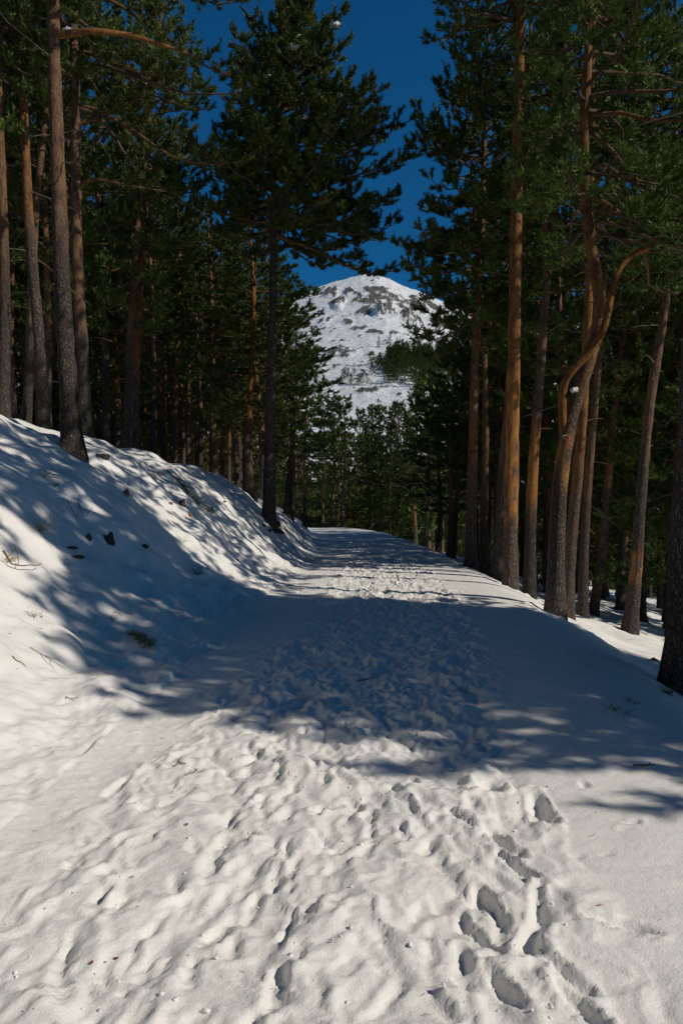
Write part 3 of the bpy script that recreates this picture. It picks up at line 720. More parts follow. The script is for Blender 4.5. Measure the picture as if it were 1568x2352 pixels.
# px of base, depth, width px near foot, px of stem 300 px higher, variant, height, label
MID = [
 (20, 27, 14, 14, 'B', 17, 'thin dark pine at the far left frame edge, high on the snowy bank'),
 (36, 22, 17, 22, 'A', 17, 'pine with slender straight trunk between the left frame edge and the leaning thin pine'),
 (56, 20, 17, 84, 'D', 15, 'thin pine leaning towards the big grey pine on the left bank'),
 (4, 17, 22, 6, 'B', 18, 'reddish pine cut off by the left frame edge'),
 (110, 22.5, 14, 104, 'C', 15, 'dark pine stem half hidden behind the sun flecked pine'),
 (241, 25, 19, 238, 'B', 18, 'straight orange pine with grey foot right of the two big pines on the left bank'),
 (288, 23, 22, 308, 'C', 16, 'dark brown pine leaning slightly, left one of a touching pair on the bank'),
 (313, 26, 20, 318, 'B', 17, 'dark brown pine, right one of a touching pair on the bank'),
 (357, 30, 16, 345, 'C', 16, 'thin pine with low green crown hanging over the pair of brown pines'),
 (380, 34, 13, 376, 'B', 15, 'thin shaded pine stem at the middle of the left bank'),
 (405, 33, 11, 404, 'A', 16, 'very thin orange pine, left of three thin ones in the left bank row'),
 (420, 44, 11, 416, 'C', 15, 'very thin orange pine, middle of three thin ones in the left bank row'),
 (434, 38, 11, 432, 'B', 14, 'very thin reddish pine, right of three thin ones in the left bank row'),
 (459, 36, 13, 457, 'A', 13.5, 'slim orange pine with shaded foot standing clear in the left bank row'),
 (494, 33, 20, 484, 'B', 12.5, 'grey footed pine with slightly kinked orange stem in the left bank row'),
 (512, 40, 13, 508, 'C', 14, 'thin pine stem close to the right of the kinked grey footed pine'),
 (529, 46, 11, 524, 'B', 15, 'thin orange stem halfway between the kinked pine and the golden pine'),
 (546, 38, 13, 534, 'C', 13.5, 'leaning thin orange pine left of the golden trunk'),
 (574, 30, 24, 572, 'C', 12, 'pine with bright golden orange trunk above a grey foot, left of the dark tall pine'),
 (602, 34, 20, 597, 'C', 12.5, 'greyish brown pine between the golden trunk and the dark tall pine'),
 (660, 39, 20, 668, 'C', 12.5, 'two toned pine at the end of the bank, right of the dark tall pine'),
 (700, 52, 10, 704, 'FB', 13, 'small thin pine where the bank meets the far bend of the path'),
 (680, 62, 9, 684, 'FC', 14, 'thin pine behind the last grey footed pine of the bank'),
 (742, 84, 7, 742, 'FD', 15, 'far thin orange pine, left one of three at the bend of the path'),
 (765, 86, 9, 761, 'FA', 15, 'far pine with pinkish trunk, middle one of three at the bend of the path'),
 (789, 84, 12, 788, 'FD', 15, 'far thick pine with bright trunk, right one of three at the bend of the path'),
 (850, 92, 8, 852, 'FA', 14, 'far thin pine behind the crest of the path'),
 (896, 84, 8, 897, 'FC', 13, 'far bushy pine just right of the path crest'),
 (953, 64, 10, 960, 'FD', 10, 'thin leaning orange pine in the gap at the far right of the path'),
 (978, 58, 9, 984, 'FA', 10.5, 'thin dark pine next to the leaning orange one at the far right of the path'),
 (1005, 46, 14, 1012, 'C', 10, 'slender sunlit pine stem at the near end of the far right forest edge'),
 (1030, 38, 13, 1040, 'B', 11.5, 'thin reddish pine, left one of a crossing pair beside the path'),
 (1038, 42, 14, 1066, 'A', 12.5, 'thin pine leaning across its neighbour, right one of a crossing pair beside the path'),
 (1112, 25, 20, 1106, 'D', 17, 'dark slim pine directly right of the smooth orange first pine'),
 (1141, 22, 24, 1157, 'B', 18, 'dark shaded pine partly hidden behind the straight tall pine'),
 (1252, 36, 11, 1256, 'C', 16, 'thin orange sunlit pine between the forking slim pine and the crooked pine'),
 (1300, 16.5, 17, 1314, 'D', 17, 'dark thin pine standing close behind the crooked forked pine'),
 (1340, 20, 22, 1352, 'B', 17, 'dark brown pine right of the crooked forked pine, rooted on the snow slope'),
 (1358, 22, 17, 1396, 'C', 16, 'reddish pine leaning outward behind the dark brown one on the snow slope'),
 (1425, 33, 13, 1428, 'E', 14, 'dark bushy pine in the deep shade below the slope'),
 (1450, 27, 17, 1466, 'B', 17, 'thin red trunked pine just behind the leaning pine on the snow slope'),
 (1475, 26, 10, 1480, 'C', 13, 'thin dark stem right of the leaning pine on the snow slope'),
 (1538, 24, 22, 1545, 'C', 16, 'reddish pine half hidden behind the large dark pine of the right frame edge'),
]
rr = random.Random(5)
for (bx, Y, wpx, tx, key, h, lab) in MID:
    x = (bx - 784) / F * Y; z = surf(x, Y)
    sx = (wpx / F * Y) / (2 * .19 * .97)
    sx = min(max(sx, .75), 1.35)
    put(key, x, Y, z, rr.uniform(0, 6.28), sx, h / 16., tilt=(math.atan2(tx - bx, 300), rr.uniform(-.02, .02)), label=lab)

# ---- pines outside the frame whose shade falls over the path
for (x, y, h, key, sx) in [(10.2, 4.6, 18, 'C', 1.25), (11.8, 6.4, 20, 'C', 1.3), (14.6, 3.6, 21, 'C', 1.3), (7.4, 6.6, 12, 'C', 1.0), (17.5, 4.8, 21, 'B', 1.3), (21, 1.5, 22, 'B', 1.3),
    (9.0, 3.4, 12, 'C', 1.05), (13, 2.0, 16, 'C', 1.2), (12.5, 7.5, 20, 'C', 1.0), (8.6, 9.0, 14.5, 'C', .9), (17, 1.2, 18, 'B', 1.3), (18.5, 4.9, 22, 'C', 1.3), (22, 3.2, 22, 'B', 1.4),
    (14.2, 6.0, 21, 'E', 1.3), (16.5, 3.4, 22, 'E', 1.3), (19.5, 2.6, 23, 'C', 1.3), (12.2, 4.2, 19, 'E', 1.3), (24, 1.6, 23, 'C', 1.3), (15.8, 5.6, 22, 'C', 1.1),
    (10.9, 19.6, 15.5, 'D', 1.0), (15, 19.4, 15, 'B', 1.1), (17, 22, 17, 'B', 1.2), (19, 18, 16, 'A', 1.1), (22, 19, 17, 'C', 1.2), (26, 25, 20, 'C', 1.3), (21, 26, 19, 'B', 1.2), (28, 19, 21, 'C', 1.3), (30, 34, 21, 'C', 1.3), (36, 30, 22, 'C', 1.3)]:
    put(key, x, y, surf(x, y), rr.uniform(0, 6.28), sx, h / 16., label='pine standing outside the frame that shades the path', group='pines outside the frame shading the path')

# ---- forest filling behind
def vlimit(px):
    return np.interp(px, [-400, 420, 475, 535, 640, 690, 735, 748, 765, 790, 830, 880, 930, 950, 985, 1005, 1015, 2500],
                         [-900, -900, 460, 490, 505, 560, 625, 740, 800, 885, 935, 935, 890, 830, 750, 700, -900, -900])
placed = [((m[0] - 784) / F * m[1], m[1]) for m in MID] + [(-5.4, 15), (-6.9, 19), (-7.2, 18), (-2.4, 24.5), (4.2, 18.6), (5, 19.8), (3.9, 13.6), (4.1, 8.9), (4.1, 23.5), (7.1, 18.4)]
rf = random.Random(21)
nfill = 0
def zone(n, ylo, yhi, ulo, uhi, cond, keys, lab, grp, hr, mind):
    global nfill
    c = 0; tries = 0
    while c < n and tries < n * 60:
        tries += 1
        y = ylo + (yhi - ylo) * rf.random() ** .8; u = rf.uniform(ulo, uhi); x = u * y
        if not cond(x, y): continue
        if any((x - a) ** 2 + (y - b) ** 2 < mind ** 2 for a, b in placed): continue
        h = rf.uniform(*hr); z = surf(x, y); px = 784 + u * F
        rad = 1.9 / y * F
        lim = max(vlimit(px - rad * .9), vlimit(px), vlimit(px + rad * .9))
        zt = 1.6 + (1176 - lim) / F * y
        if z + h > zt:
            h = zt - z
            if h < 5: continue
        if x > 4 and 21.5 < y + .387 * x < 28: h = min(h, 13.5)
        k = rf.choice(keys) if y < 52 or keys[0] == 'FC' else rf.choice(['FA', 'FB', 'FC', 'FC', 'FB'])
        sx = rf.uniform(.8, 1.15) * (1 if h > 10 else .8) * (1.2 if keys[0] == 'FC' else 1)
        put(k, x, y, z, rf.uniform(0, 6.28), sx, h / 16., tilt=(rf.gauss(0, .03), rf.gauss(0, .02)), label=lab, group=grp, simple=y > 60)
        placed.append((x, y)); c += 1; nfill += 1
zone(58, 29, 56, -.60, -.05, lambda x, y: x < xfoot(y) - 3.2, ['A', 'B', 'C', 'C', 'E', 'B'], 'slim pine inside the forest above the left bank', 'pines inside the left forest', (14, 19), 1.9)
zone(36, 56, 100, -.55, -.0, lambda x, y: x < xfoot(y) - 3, ['A'], 'far pine deep in the forest on the left', 'far pines of the left forest', (13, 18), 2.4)
zone(52, 20, 50, .155, .62, lambda x, y: x > xcrest(y) + 1.6 and not (13.0 < y + .387 * x < 22.6 and x < 28), ['B', 'C', 'E', 'C'], 'pine in the dark forest below the path on the right', 'pines inside the right forest', (15, 21), 1.9)
zone(34, 50, 100, .06, .60, lambda x, y: x > xcrest(y) + 2.5, ['A'], 'far pine deep in the forest on the right', 'far pines of the right forest', (14, 20), 2.2)
zone(56, 84, 128, -.10, .18, lambda x, y: x > xcrest(y) + 1 or x < xfoot(y) - 1 or y > 108, ['FC', 'FB', 'FC'], 'distant pine closing off the end of the path', 'distant pines beyond the bend', (15, 21), 1.7)
def fill(n, ylo, yhi, ulo, uhi, cond, hr, mind):
    out = []; tries = 0
    while len(out) < n and tries < n * 40:
        tries += 1
        y = ylo + (yhi - ylo) * rf.random() ** .7; u = rf.uniform(ulo, uhi); x = u * y
        if not cond(x, y) or any((x - a) ** 2 + (y - b) ** 2 < mind ** 2 for a, b in placed): continue
        h = rf.uniform(*hr); z = surf(x, y); px = 784 + u * F; rad = 2.0 / y * F
        lim = max(vlimit(px - rad * .9), vlimit(px), vlimit(px + rad * .9)); zt = 1.6 + (1176 - lim) / F * y
        if z + h > zt: h = zt - z
        if h < 5: continue
        placed.append((x, y)); out.append((x, y, z, h, rf.randrange(4), rf.uniform(.9, 1.25), rf.uniform(0, 6.28)))
    return out
wood('forest', 'dense far pine forest filling the gaps between the trunks on both sides',
     fill(150, 75, 190, -.62, -.03, lambda x, y: x < xfoot(y) - 3, (12, 18), 2.6) + fill(150, 62, 190, .05, .62, lambda x, y: x > xcrest(y) + 3, (14, 20), 2.6) + fill(230, 112, 330, -.2, .3, lambda x, y: True, (15, 24), 2.6), 'forest')

def ring():  # unseen pines added around the viewer to cut skylight on the shaded snow
    out = []
    while len(out) < 190:
        if rf.random() < .62: x, y = rf.uniform(-32, 9), rf.uniform(-42, -6.5)
        else: x, y = rf.uniform(-32, -9.5), rf.uniform(-8, 14)
        if x > -9 and -3.2 < x + .12 * y < 3.6: continue
        if x > 2 and y > -9: continue
        if any((x - a) ** 2 + (y - b) ** 2 < 3.6 for a, b in placed): continue
        placed.append((x, y)); out.append((x, y, surf(x, y), rf.uniform(15, 20), rf.randrange(4), rf.uniform(1.1, 1.4), rf.uniform(0, 6.28)))
    return out
wood('unseen_shade_forest', 'unseen pine forest behind the viewer and up the bank, added to dim the skylight', ring(), 'forest')

# ---- trees on the mountain
rm = random.Random(9)
def mspot(px, py, h, k, w=1.0):
    p = mhit(px, py)
    return [] if p is None else [(p[0], p[1], p[2] - .5, h, k, w * 1.15, rm.uniform(0, 6.28))]
for (px_, py_, h, kk, lab) in [(869, 800, 17, 'FC', 'dark conifer standing highest on the white slope left of the mountain wood'), (895, 792, 18, 'FC', 'tall narrow conifer above the mountain wood'),
        (911, 798, 14, 'FC', 'conifer just right of the tall narrow one above the mountain wood'), (902, 806, 10, 'FC', 'short conifer between two taller ones above the mountain wood'),
        (929, 806, 12, 'FC', 'conifer with short crown at the upper edge of the mountain wood'), (946, 800, 10, 'FB', 'round conifer alone on snow right above the mountain wood'),
        (918, 786, 9, 'FC', 'smallest conifer high above the mountain wood'), (812, 858, 12, 'FB', 'dark round pine on the snow below the left mountain rocks'),
        (862, 905, 10, 'FD', 'umbrella shaped pine in the middle of a group of three low on the mountain'), (852, 900, 9, 'FD', 'small umbrella shaped pine, left in a group of three low on the mountain'),
        (876, 903, 10, 'FD', 'umbrella shaped pine, right in a group of three low on the mountain'), (812, 903, 9, 'FD', 'lone umbrella shaped pine on open snow low on the mountain')]:
    p = mhit(px_, py_)
    if p: put(kk, p[0], p[1], p[2] - .5, rm.uniform(0, 6.28), h / 16. * 1.3, h / 16., label=lab, simple=True)
sp_w = []
for i in range(260):
    px_ = rm.uniform(888, 1080); py_ = 812 + abs(rm.gauss(16, 16)) - 6 * (rm.random() < .2)
    sp_w += mspot(px_, py_ + (0 if px_ > 910 else 8), rm.uniform(13, 20), rm.choice([1, 3, 3]), 1.45)
for i in range(190):
    px_ = rm.uniform(850, 1060); py_ = rm.uniform(835, 892)
    if px_ < 885 and py_ > 868: continue
    sp_w += mspot(px_, py_, rm.uniform(12, 17), rm.choice([0, 2]), 1.6)
for i in range(16): sp_w += mspot(rm.uniform(775, 850), rm.uniform(868, 892), rm.uniform(10, 14), rm.choice([0, 2]), 1.2)
wood('mountain_wood', 'dark wood of conifers and pines crossing the lower mountain slope', sp_w, 'wood')
sp_w = []
for i in range(420):
    px_ = rm.choice([rm.uniform(-100, 700), rm.uniform(1080, 1700)]); sp_w += mspot(px_, rm.uniform(770, 960), rm.uniform(11, 17), rm.randrange(4), 1.1)
wood('flank_wood', 'scattered pines on the white mountain flanks glimpsed between the trunks', sp_w, 'wood')

# ------------------------------------------------------------------ small things on the snow
def blob(name, V0, seed, mats, amp=.25, sub=3, flat=1.0, sc=(1, 1, 1)):
    import bmesh
    bm = bmesh.new(); bmesh.ops.create_icosphere(bm, subdivisions=sub, radius=1)
    rg = np.random.RandomState(seed); off = rg.rand(3) * 20
    for v in bm.verts:
        c = v.co
        n = float(perlin(c.x * 1.3 + off[0], c.y * 1.3 + c.z * 1.1 + off[1], 3)) + .5 * float(perlin(c.x * 3 + off[2], c.y * 3 - c.z * 2.7, 4))
        f = 1 + amp * 2 * n
        v.co = Vector((c.x * f * sc[0], c.y * f * sc[1], c.z * f * sc[2]))
    me = bpy.data.meshes.new(name); bm.to_mesh(me); bm.free()
    me.polygons.foreach_set('use_smooth', np.ones(len(me.polygons), dtype=bool)); me.materials.append(mats)
    return me
ROCKR = make_plain('reddish_rock', (.12, .06, .035), .9, (.34, .19, .10), 18)
ROCKD = make_plain('dark_rock', (.025, .022, .02), .9, (.10, .085, .07), 18)
def rock(px, py, sx, sy, sz, m, label, name='rock', cap=False, dz=0):
    x, y, z = hit(px, py)
    sx, sy, sz = sx * .8, sy * .8, sz * .75; root = tag(empty(name, (x, y, z + dz)), label, 'rock')
    o = link('stone', blob(name, None, int(px + py), m, .28, 3, 1, (sx, sy, sz)), root)
    if cap:
        c = link('snow_cap', blob('cap', None, int(px), SNOWC, .15, 3, 1, (sx * .95, sy, sz * .35)), root); c.location = (0, .02, sz * .85)
rock(290, 1138, .07, .08, .13, ROCKR, 'small reddish rock poking from the sunlit snow of the bank')
rock(418, 1235 - 73, .09, .12, .17, ROCKD, 'brown rock with pointed foot in the shaded snow below the fallen branch')
rock(437, 1255 - 68, .05, .08, .12, ROCKR, 'narrow rusty rock just right of the pointed brown rock on the bank', cap=False)
rock(205, 1238, .05, .07, .09, ROCKD, 'small dark oval rock left of the hollow in the shaded bank')
rock(250, 1245, .11, .12, .14, ROCKD, 'dark jagged rock in a snow hollow of the shaded bank')
rock(332, 1257, .08, .08, .05, ROCKD, 'flat dark rock right of the jagged one in the shaded bank')
rock(235, 1052, .16, .2, .10, ROCKD, 'dark stone with a snow cap near the foot of the large grey pine', cap=True)
rock(392, 1160, .05, .06, .06, ROCKR, 'tiny reddish stone left of the pointed brown rock')
rock(180, 1282, .10, .06, .04, ROCKD, 'low dark stone at the left end of the shaded bank')
rock(160, 1262, .12, .05, .03, ROCKD, 'long thin dark stone beside the sunlit edge of the bank')
rock(630, 1205, .26, .25, .20, ROCKD, 'largest black rock with snow on it under the tall dark pine', cap=True)
rock(640, 1222, .20, .2, .12, ROCKD, 'lower black rock below the tall dark pine')
rock(618, 1218, .12, .12, .09, ROCKD, 'small black rock left of the pile under the tall dark pine', cap=True)
rock(605, 1208, .10, .1, .06, ROCKD, 'tiny black rock beside the foot of the tall dark pine')
rock(1535, 1555, .10, .1, .06, ROCKR, 'brown stone in the snow near the foot of the large dark frame edge pine')
rock(1500, 1517, .09, .1, .05, ROCKR, 'reddish stone on the sunlit snow left of the large dark pine')
rock(1385, 1485 - 95, .07, .07, .04, ROCKR, 'small orange brown stone at the crest beside the crooked pine')
rock(515, 1245 - 90, .06, .06, .04, ROCKD, 'small dark stone high on the bank behind the fallen branch')
rock(545, 1288, .03, .04, .03, ROCKR, 'tiny brown stone on the bright snow strip of the bank')

GRASSG = make_plain('grass_green', (.06, .09, .02), .7, (.16, .17, .05), 9)
GRASSY = make_plain('grass_straw', (.26, .22, .08), .7, (.40, .34, .16), 9)
def tuft(px, py, n, h, spread, m, label, name='grass_tuft', cat='grass tuft', lean=0):
    x, y, z = hit(px, py); rg = np.random.RandomState(int(px * 3 + py))
    a = rg.uniform(0, 6.28, n); el = rg.uniform(.4, 1.4, n); ln = h * rg.uniform(.6, 1.1, n)
    o = np.stack([rg.randn(n) * spread * .3, rg.randn(n) * spread * .3, np.full(n, -.02)], -1)
    P = np.zeros((n, 5, 3)); P[:, 0] = o
    for j in range(1, 5):
        el = el - .18; d = np.stack([np.cos(a) * np.cos(el) + lean * .2, np.sin(a) * np.cos(el), np.sin(el)], -1)
        P[:, j] = P[:, j - 1] + d * (ln / 4)[:, None]
    v, q = tubes(P, np.tile([.0028, .0024, .002, .0014, .0005], (n, 1)), 3)
    o_ = link(name, mesh_np(name, v, quads=q, mats=[m]), None, (x, y, z)); tag(o_, label, cat)
tuft(90, 1218, 60, .34, .10, GRASSY, 'dry yellow grass tuft at the sunlit left side of the bank')
tuft(108, 1098, 30, .25, .12, GRASSG, 'sparse green grass on the bank above the yellow tuft')
tuft(122, 1118, 26, .2, .14, GRASSG, 'thin dark grass lying in the shade above the yellow tuft')
tuft(1213, 1343, 90, .45, .3, GRASSG, 'green grass at the crest below the two sunlit pines')
tuft(1240, 1352, 50, .3, .3, GRASSG, 'low green grass right of the pine foot at the crest')
tuft(1527, 1592, 70, .14, .12, GRASSG, 'dark green moss tuft on the shaded snow near the frame edge pine')
tuft(1440, 1612, 30, .10, .14, GRASSG, 'small flat grass tuft left of the dark moss tuft')
tuft(1408, 1632, 40, .10, .16, GRASSG, 'longer flat grass tuft in the shade, lowest of three')
tuft(18, 1290, 26, .22, .1, GRASSY, 'dead brown grass at the left frame edge of the bank')
tuft(70, 1415, 20, .10, .05, GRASSG, 'tiny grass sprout on the sunlit snow below the bank')
tuft(92, 1416, 16, .08, .05, GRASSG, 'second tiny grass sprout right beside the first one below the bank')
tuft(258, 1424, 22, .12, .06, GRASSG, 'small green sprout where shade meets sunlit snow')
tuft(665, 1775 + 3, 16, .05, .03, GRASSG, 'little green sprig in a footprint hollow at the middle of the trampled snow')
tuft(590, 1912, 14, .05, .03, GRASSG, 'little green blades on sunlit trampled snow')
tuft(1237, 2092, 14, .05, .03, GRASSG, 'tiny green sprig at the wall of the deep footprint')
tuft(450, 1318, 36, .26, .16, GRASSG, 'dark shrub sprout in the shaded middle of the bank')
tuft(355, 1100, 50, .38, .2, GRASSY, 'thin dry shrub left of the fallen pine branch', 'shrub', 'shrub')
tuft(415, 1245, 20, .3, .2, GRASSG, 'thin dark twiggy shoots in the bank shade under the rusty rock', 'shrub', 'shrub')
tuft(548, 1252, 16, .2, .1, GRASSY, 'thin dry stalks on the bright snow strip of the bank', 'shrub', 'shrub')
tuft(1060, 1588, 14, .12, .1, GRASSG, 'thin dry weeds on the shaded middle of the path', 'shrub', 'shrub')

def fallen_branch(px, py, ln, ang, label, green=True, n2=12, thick=.012):
    x, y, z = hit(px, py); rg = np.random.RandomState(int(px + 7 * py))
    d = np.array([math.cos(ang), math.sin(ang)])
    P = np.array([[d[0] * s, d[1] * s, 0] for s in np.linspace(-ln / 2, ln / 2, 8)])
    P[:, :2] += rg.randn(8, 2) * ln * .02
    for p in P: p[2] = surf(x + p[0], y + p[1]) - z + .03 + .02 * rg.rand()
    root = tag(empty('fallen_branch', (x, y, z)), label, 'branch')
    link('stem', limb_mesh(P, np.linspace(thick, thick * .4, 8), 6, TWIG), root)
    ss = np.linspace(.15, 1, n2); o, t = polyinterp(P, ss)
    P2 = side_shoots(rg, o, t, ln * rg.uniform(.15, .4, n2), np.where(np.arange(n2) % 2, 1, -1) * rg.uniform(.4, 1.1, n2), rg.uniform(0, .35, n2), 4, 0)
    v, q = tubes(P2, np.tile(np.linspace(thick * .4, thick * .15, 4), (n2, 1)), 4)
    tag(link('twigs', mesh_np('twigs', v, quads=q, mats=[TWIG]), root), kind='stuff')
    if green:
        k = 14; pos = (P2[:, 1:, None, :] * np.ones((1, 1, k, 1))).reshape(-1, 3); m = len(pos)
        D = unit(rg.randn(m, 3) + np.array([0, 0, .5])); w_ = unit(np.cross(D, rg.randn(m, 3))) * .003
        b = pos + rg.randn(m, 3) * .02; V = np.stack([b - w_, b + w_, b + D * (.09 if ln > .5 else .045)], 1).reshape(-1, 3)
        link('needles', mesh_np('needles', V, tris=np.arange(m * 3).reshape(-1, 3), mats=[NEEDLE], attrs={'tint': np.repeat(rg.rand(m), 3)}), root)
fallen_branch(432, 1136, 1.1, -.15, 'fallen green pine branch on the snow high on the bank', n2=26, thick=.02)
fallen_branch(330, 1485, .27, -.55, 'green pine sprig lying in the shade at the foot of the bank', n2=9, thick=.006)
fallen_branch(310, 1470, .22, -.7, 'smaller green pine twig just behind the sprig at the foot of the bank', n2=7, thick=.006)

def stick(px, py, ln, ang, label, m=TWIG, r=.004, bend=.15, up=.01, forks=2, name='twig'):
    x, y, z = hit(px, py); rg = np.random.RandomState(int(px * 5 + py))
    def mk(ln, ang, ox, oy):
        P = np.array([[ox + math.cos(ang + bend * (s - .5) * 3) * s * ln, oy + math.sin(ang + bend * (s - .5) * 3) * s * ln, 0] for s in np.linspace(0, 1, 6)])
        P += rg.randn(6, 3) * ln * .02
        for i, p in enumerate(P): p[2] = surf(x + p[0], y + p[1]) - z + r + up * rg.rand()
        return P
    paths = [mk(ln, ang, 0, 0)] + [mk(ln * rg.uniform(.3, .6), ang + rg.choice([-1, 1]) * rg.uniform(.5, 1.2), *(np.array([math.cos(ang), math.sin(ang)]) * ln * rg.uniform(.2, .7))) for _ in range(forks)]
    v, q = tubes(np.array(paths), np.array([np.linspace(r, r * .5, 6)] + [np.linspace(r * .6, r * .3, 6)] * forks), 5)
    tag(link(name, mesh_np(name, v, quads=q, mats=[m], smooth=True), None, (x, y, z)), label, 'twig')
BROWN = make_plain('brown_twig', (.09, .035, .015), .8, (.22, .09, .04), 30)
stick(410, 1756, .06, -.6, 'short thick brown twig above the curled twig on sunlit snow', BROWN, .005, forks=0)
stick(424, 1782, .12, .2, 'curled forked reddish twig on sunlit snow', BROWN, .0018, .8, .03, 4)
stick(150, 1608, .10, .2, 'thin dark twig on the sunlit snow left of the long shadow tip', BROWN, .003, forks=1)
stick(72, 1492, .3, -.1, 'bleached thin twig on the sunlit snow of the lower bank', DEADW, .003, forks=4)
stick(30, 1511, .10, 0, 'short orange brown twig at the left side of the sunlit lower bank', BROWN, .004, forks=0)
stick(820, 1566, .16, .1, 'dark twig in the shaded middle of the path', BROWN, .006, forks=1)
stick(1450, 1762, .16, -.1, 'short dark twig in the shade at the right side of the path', BROWN, .006, forks=1)
stick(8, 1300, .5, .9, 'dark bent stick at the left frame edge of the bank', BROWN, .008, forks=1, up=.15)
stick(155, 1190, .5, 1.3, 'thin bent shoot standing in the bank shade', BROWN, .006, forks=1, up=.3)
stick(262, 1410, .12, .3, 'small dark twig on the edge of the shade below the bank', BROWN, .004, forks=1)
stick(1350, 1925, .06, .4, 'tiny hair thin stalk on the smooth snow right of the deep footprints', BROWN, .001, forks=0)
stick(955, 1700, .05, 1.2, 'tiny twig standing where the shade ends in the trampled snow', BROWN, .003, forks=1, up=.03)

LEAFO = make_plain('leaf_orange', (.42, .17, .035), .7, (.55, .28, .08), 60)
LEAFR = make_plain('leaf_red_brown', (.20, .05, .02), .7, (.33, .12, .05), 60)
def scrap(px, py, s, m, label):
    x, y, z = hit(px, py); rg = np.random.RandomState(int(px + py * 11)); n = 9
    a = np.sort(rg.uniform(0, 6.28, n)); r = s * rg.uniform(.35, 1, n)
    top = np.stack([r * np.cos(a), r * np.sin(a) * .6, .35 * r * np.abs(rg.randn(n)) + .002], -1)
    V = np.vstack([[0, 0, .003], top, top + [0, 0, .0012], [0, 0, .0045]]); T = []
    for i in range(n):
        j = (i + 1) % n; T += [(0, 1 + j, 1 + i), (2 * n + 1, 1 + n + i, 1 + n + j), (1 + i, 1 + j, 1 + n + j), (1 + i, 1 + n + j, 1 + n + i)]
    tag(link('fallen_leaf', mesh_np('fallen_leaf', V, tris=T, mats=[m]), None, (x, y, z + .003)), label, 'leaf')
for a_ in [(169, 1905, .010, LEAFO, 'small orange leaf scrap left on the sunlit snow'), (448, 1975, .011, LEAFO, 'bright orange leaf scrap near the middle left of the trampled snow'),
           (430, 1896, .012, LEAFR, 'red brown leaf scrap above the bright orange one on the trampled snow'), (305, 2018, .010, LEAFO, 'curled orange brown leaf on the lower left snow'),
           (317, 2088, .009, LEAFO, 'small orange leaf fleck below the curled one'), (104, 2093, .006, LEAFR, 'dark tiny leaf crumb at the lower left snow'),
           (268, 2206, .013, LEAFR, 'largest dark red leaf scrap at the lower left snow'), (212, 2216, .012, LEAFR, 'narrow dark red leaf left of the largest red one'),
           (242, 2216, .007, LEAFR, 'small red brown crumb between the two dark red leaves'), (915, 1938, .013, LEAFO, 'orange brown leaf in the middle of the trampled snow'),
           (596, 1744, .011, LEAFR, 'red brown leaf on the sunlit snow below the big shadow'), (827, 1748, .009, LEAFO, 'orange fleck on the snow below the middle of the big shadow'),
           (1378, 2082, .014, LEAFO, 'orange leaf at the rim of the single footprint on smooth snow'), (1256, 2252, .007, LEAFO, 'tiny orange fleck near the lower deep track'),
           (1378, 1854, .007, LEAFO, 'tiny orange fleck on the smooth snow near the shadow edge'), (738, 1776, .007, LEAFR, 'small rusty fleck beside a footprint below the big shadow'),
           (1118, 2078, .006, LEAFR, 'rusty crumb between the deep footprints'), (1150, 2100, .006, LEAFO, 'pale orange crumb beside the deep footprints')]:
    scrap(*a_)

# snow lying on branches
def clump(px, py, Y, s, label, on=None):
    p = at(px, py, Y)
    if on is not None:                       # settle it on the nearest bough
        r_, g_ = on; base = np.array(r_.location)
        pts = np.vstack([np.vstack([l[0][2:8] for l in g_['limbs']])]) + base
        d = (pts - p) * [1, .8, 1]; k = int(np.argmin((d ** 2).sum(1) + .6 * np.clip(pts[:, 1] - Y, 0, None))); p = pts[k] + [0, 0, s * .3]
    o = link('snow_clump', blob('snow_clump', None, int(px + py), SNOWC, .35, 3, 1, (s, s * .8, s * .55)), None, p); tag(o, label, 'snow')
clump(158, 71, 15, .10, 'white snow lump where the thick limb leaves the large grey pine')
clump(1318, 896, 13.45, .075, 'snow lodged in the fork of the crooked pine')
for px_, py_, s, lab in [(560, 240, .12, 'snow patch on the outermost left branches of the tall crown'), (640, 100, .16, 'snow patch in the upper left of the tall crown'),
        (662, 108, .10, 'small snow patch just right of the upper left one in the tall crown'), (782, 52, .14, 'snow patch near the top right of the tall crown'),
        (672, 290, .10, 'snow lump close to the trunk in the middle of the tall crown'), (690, 296, .12, 'wider snow lump right of the one close to the trunk in the tall crown'),
        (712, 90, .10, 'snow fleck near the top centre of the tall crown'), (592, 196, .12, 'faint snow patch on the left flank of the tall crown')]:
    clump(px_, py_, 22.6, s * .9, lab, TALL)
# pale dead branch in front of the far trees
root = tag(empty('dead_branch', at(700, 1065, 40)), 'pale bare dead branch in front of the far pines right of the tall dark pine', 'branch')
for k_, sp_ in enumerate([[(668, 1050), (690, 1048), (712, 1060), (733, 1062)], [(712, 1060), (700, 1045), (708, 1030)], [(690, 1048), (700, 1030)]]):
    P = smoothpath([at(a, b, 40) - at(700, 1065, 40) for a, b in sp_], 10)
    link('branch', limb_mesh(P, np.linspace(.05, .02, 10), 6, DEADW), root)
print('TRIS trees', NTRI[0], 'ground', len(Q.reshape(-1, 4)) * 2, 'fill', nfill, 'objects', len(bpy.data.objects))


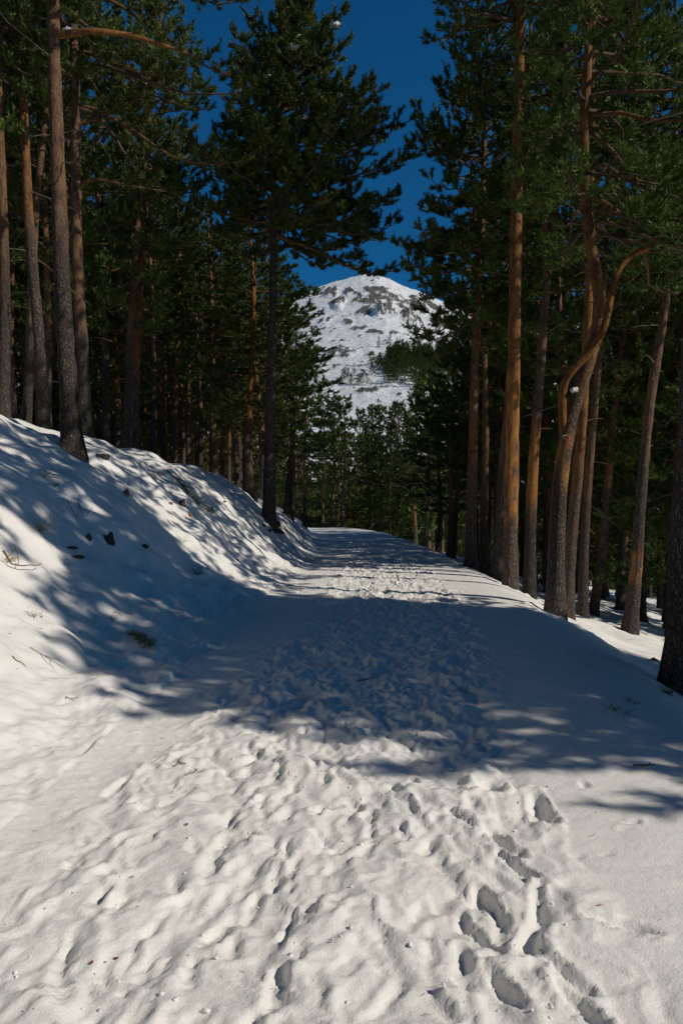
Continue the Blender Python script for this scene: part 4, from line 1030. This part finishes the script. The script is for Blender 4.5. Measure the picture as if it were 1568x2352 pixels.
# crumbs of snow kicked up along the trodden strip, and needles and bark flecks lying about
def crumbs():
    import bmesh
    bm = bmesh.new(); bmesh.ops.create_icosphere(bm, subdivisions=1, radius=1); bv = np.array([v.co[:] for v in bm.verts]); bf = np.array([[v.index for v in f.verts] for f in bm.faces]); bm.free()
    rg = np.random.RandomState(77); V = []; T = []; o = 0
    for i in range(420):
        y = 1.9 + 8 * rg.rand() ** 1.6; x = corr_c(y) + corr_w(y) * rg.uniform(-1.1, 1.0) if rg.rand() < .75 else .8 + rg.randn() * .28
        if rg.rand() < .25 and y > 4.5: continue
        r = .003 + .007 * rg.rand() ** 2.2; c = bv * (1 + .45 * rg.randn(len(bv), 1)) * r * rg.uniform(.7, 1.3, 3)
        V.append(c + [x, y, surf(x, y) + r * .25]); T.append(bf + o); o += len(bv)
    tag(link('snow_crumbs', mesh_np('snow_crumbs', np.vstack(V), tris=np.vstack(T), mats=[SNOWC], smooth=True)), 'loose crumbs of snow kicked up along the trodden strip', 'snow', kind='stuff')
    V = []; T = []; o = 0
    for i in range(1900):
        q = rg.rand()
        if q < .16: y = 1.8 + 12 * rg.rand() ** 1.4; x = rg.uniform(-.5 * y - .6, .5 * y + .4)
        elif q < .8: y = 6 + 20 * rg.rand(); x = xfoot(y) - 7 * rg.rand()
        else: y = 8 + 14 * rg.rand(); x = xcrest(y) + rg.uniform(-1.5, 3.5)
        a = rg.uniform(0, 6.28); ln = rg.uniform(.003, .014) * (1 + .11 * y); w_ = rg.uniform(.0005, .0014) * (1 + .14 * y); z = surf(x, y) + .004
        d = np.array([math.cos(a), math.sin(a), 0]); n = np.array([-d[1], d[0], 0]); c = np.array([x, y, z])
        top = np.array([0, 0, w_ * .8])
        V.append(np.array([c - d * ln - n * w_, c - d * ln + n * w_, c + d * ln, c - d * ln + top, c + d * ln * .9 + top * 1.5]))
        T.append(np.array([[0, 1, 2], [0, 3, 4], [0, 4, 2], [1, 2, 4], [1, 4, 3], [0, 1, 3]]) + o); o += 5
    tag(link('needle_litter', mesh_np('needle_litter', np.vstack(V), tris=np.vstack(T), mats=[BROWN])), 'fallen needles and bark flecks strewn over the snow', 'litter', kind='stuff')
crumbs()
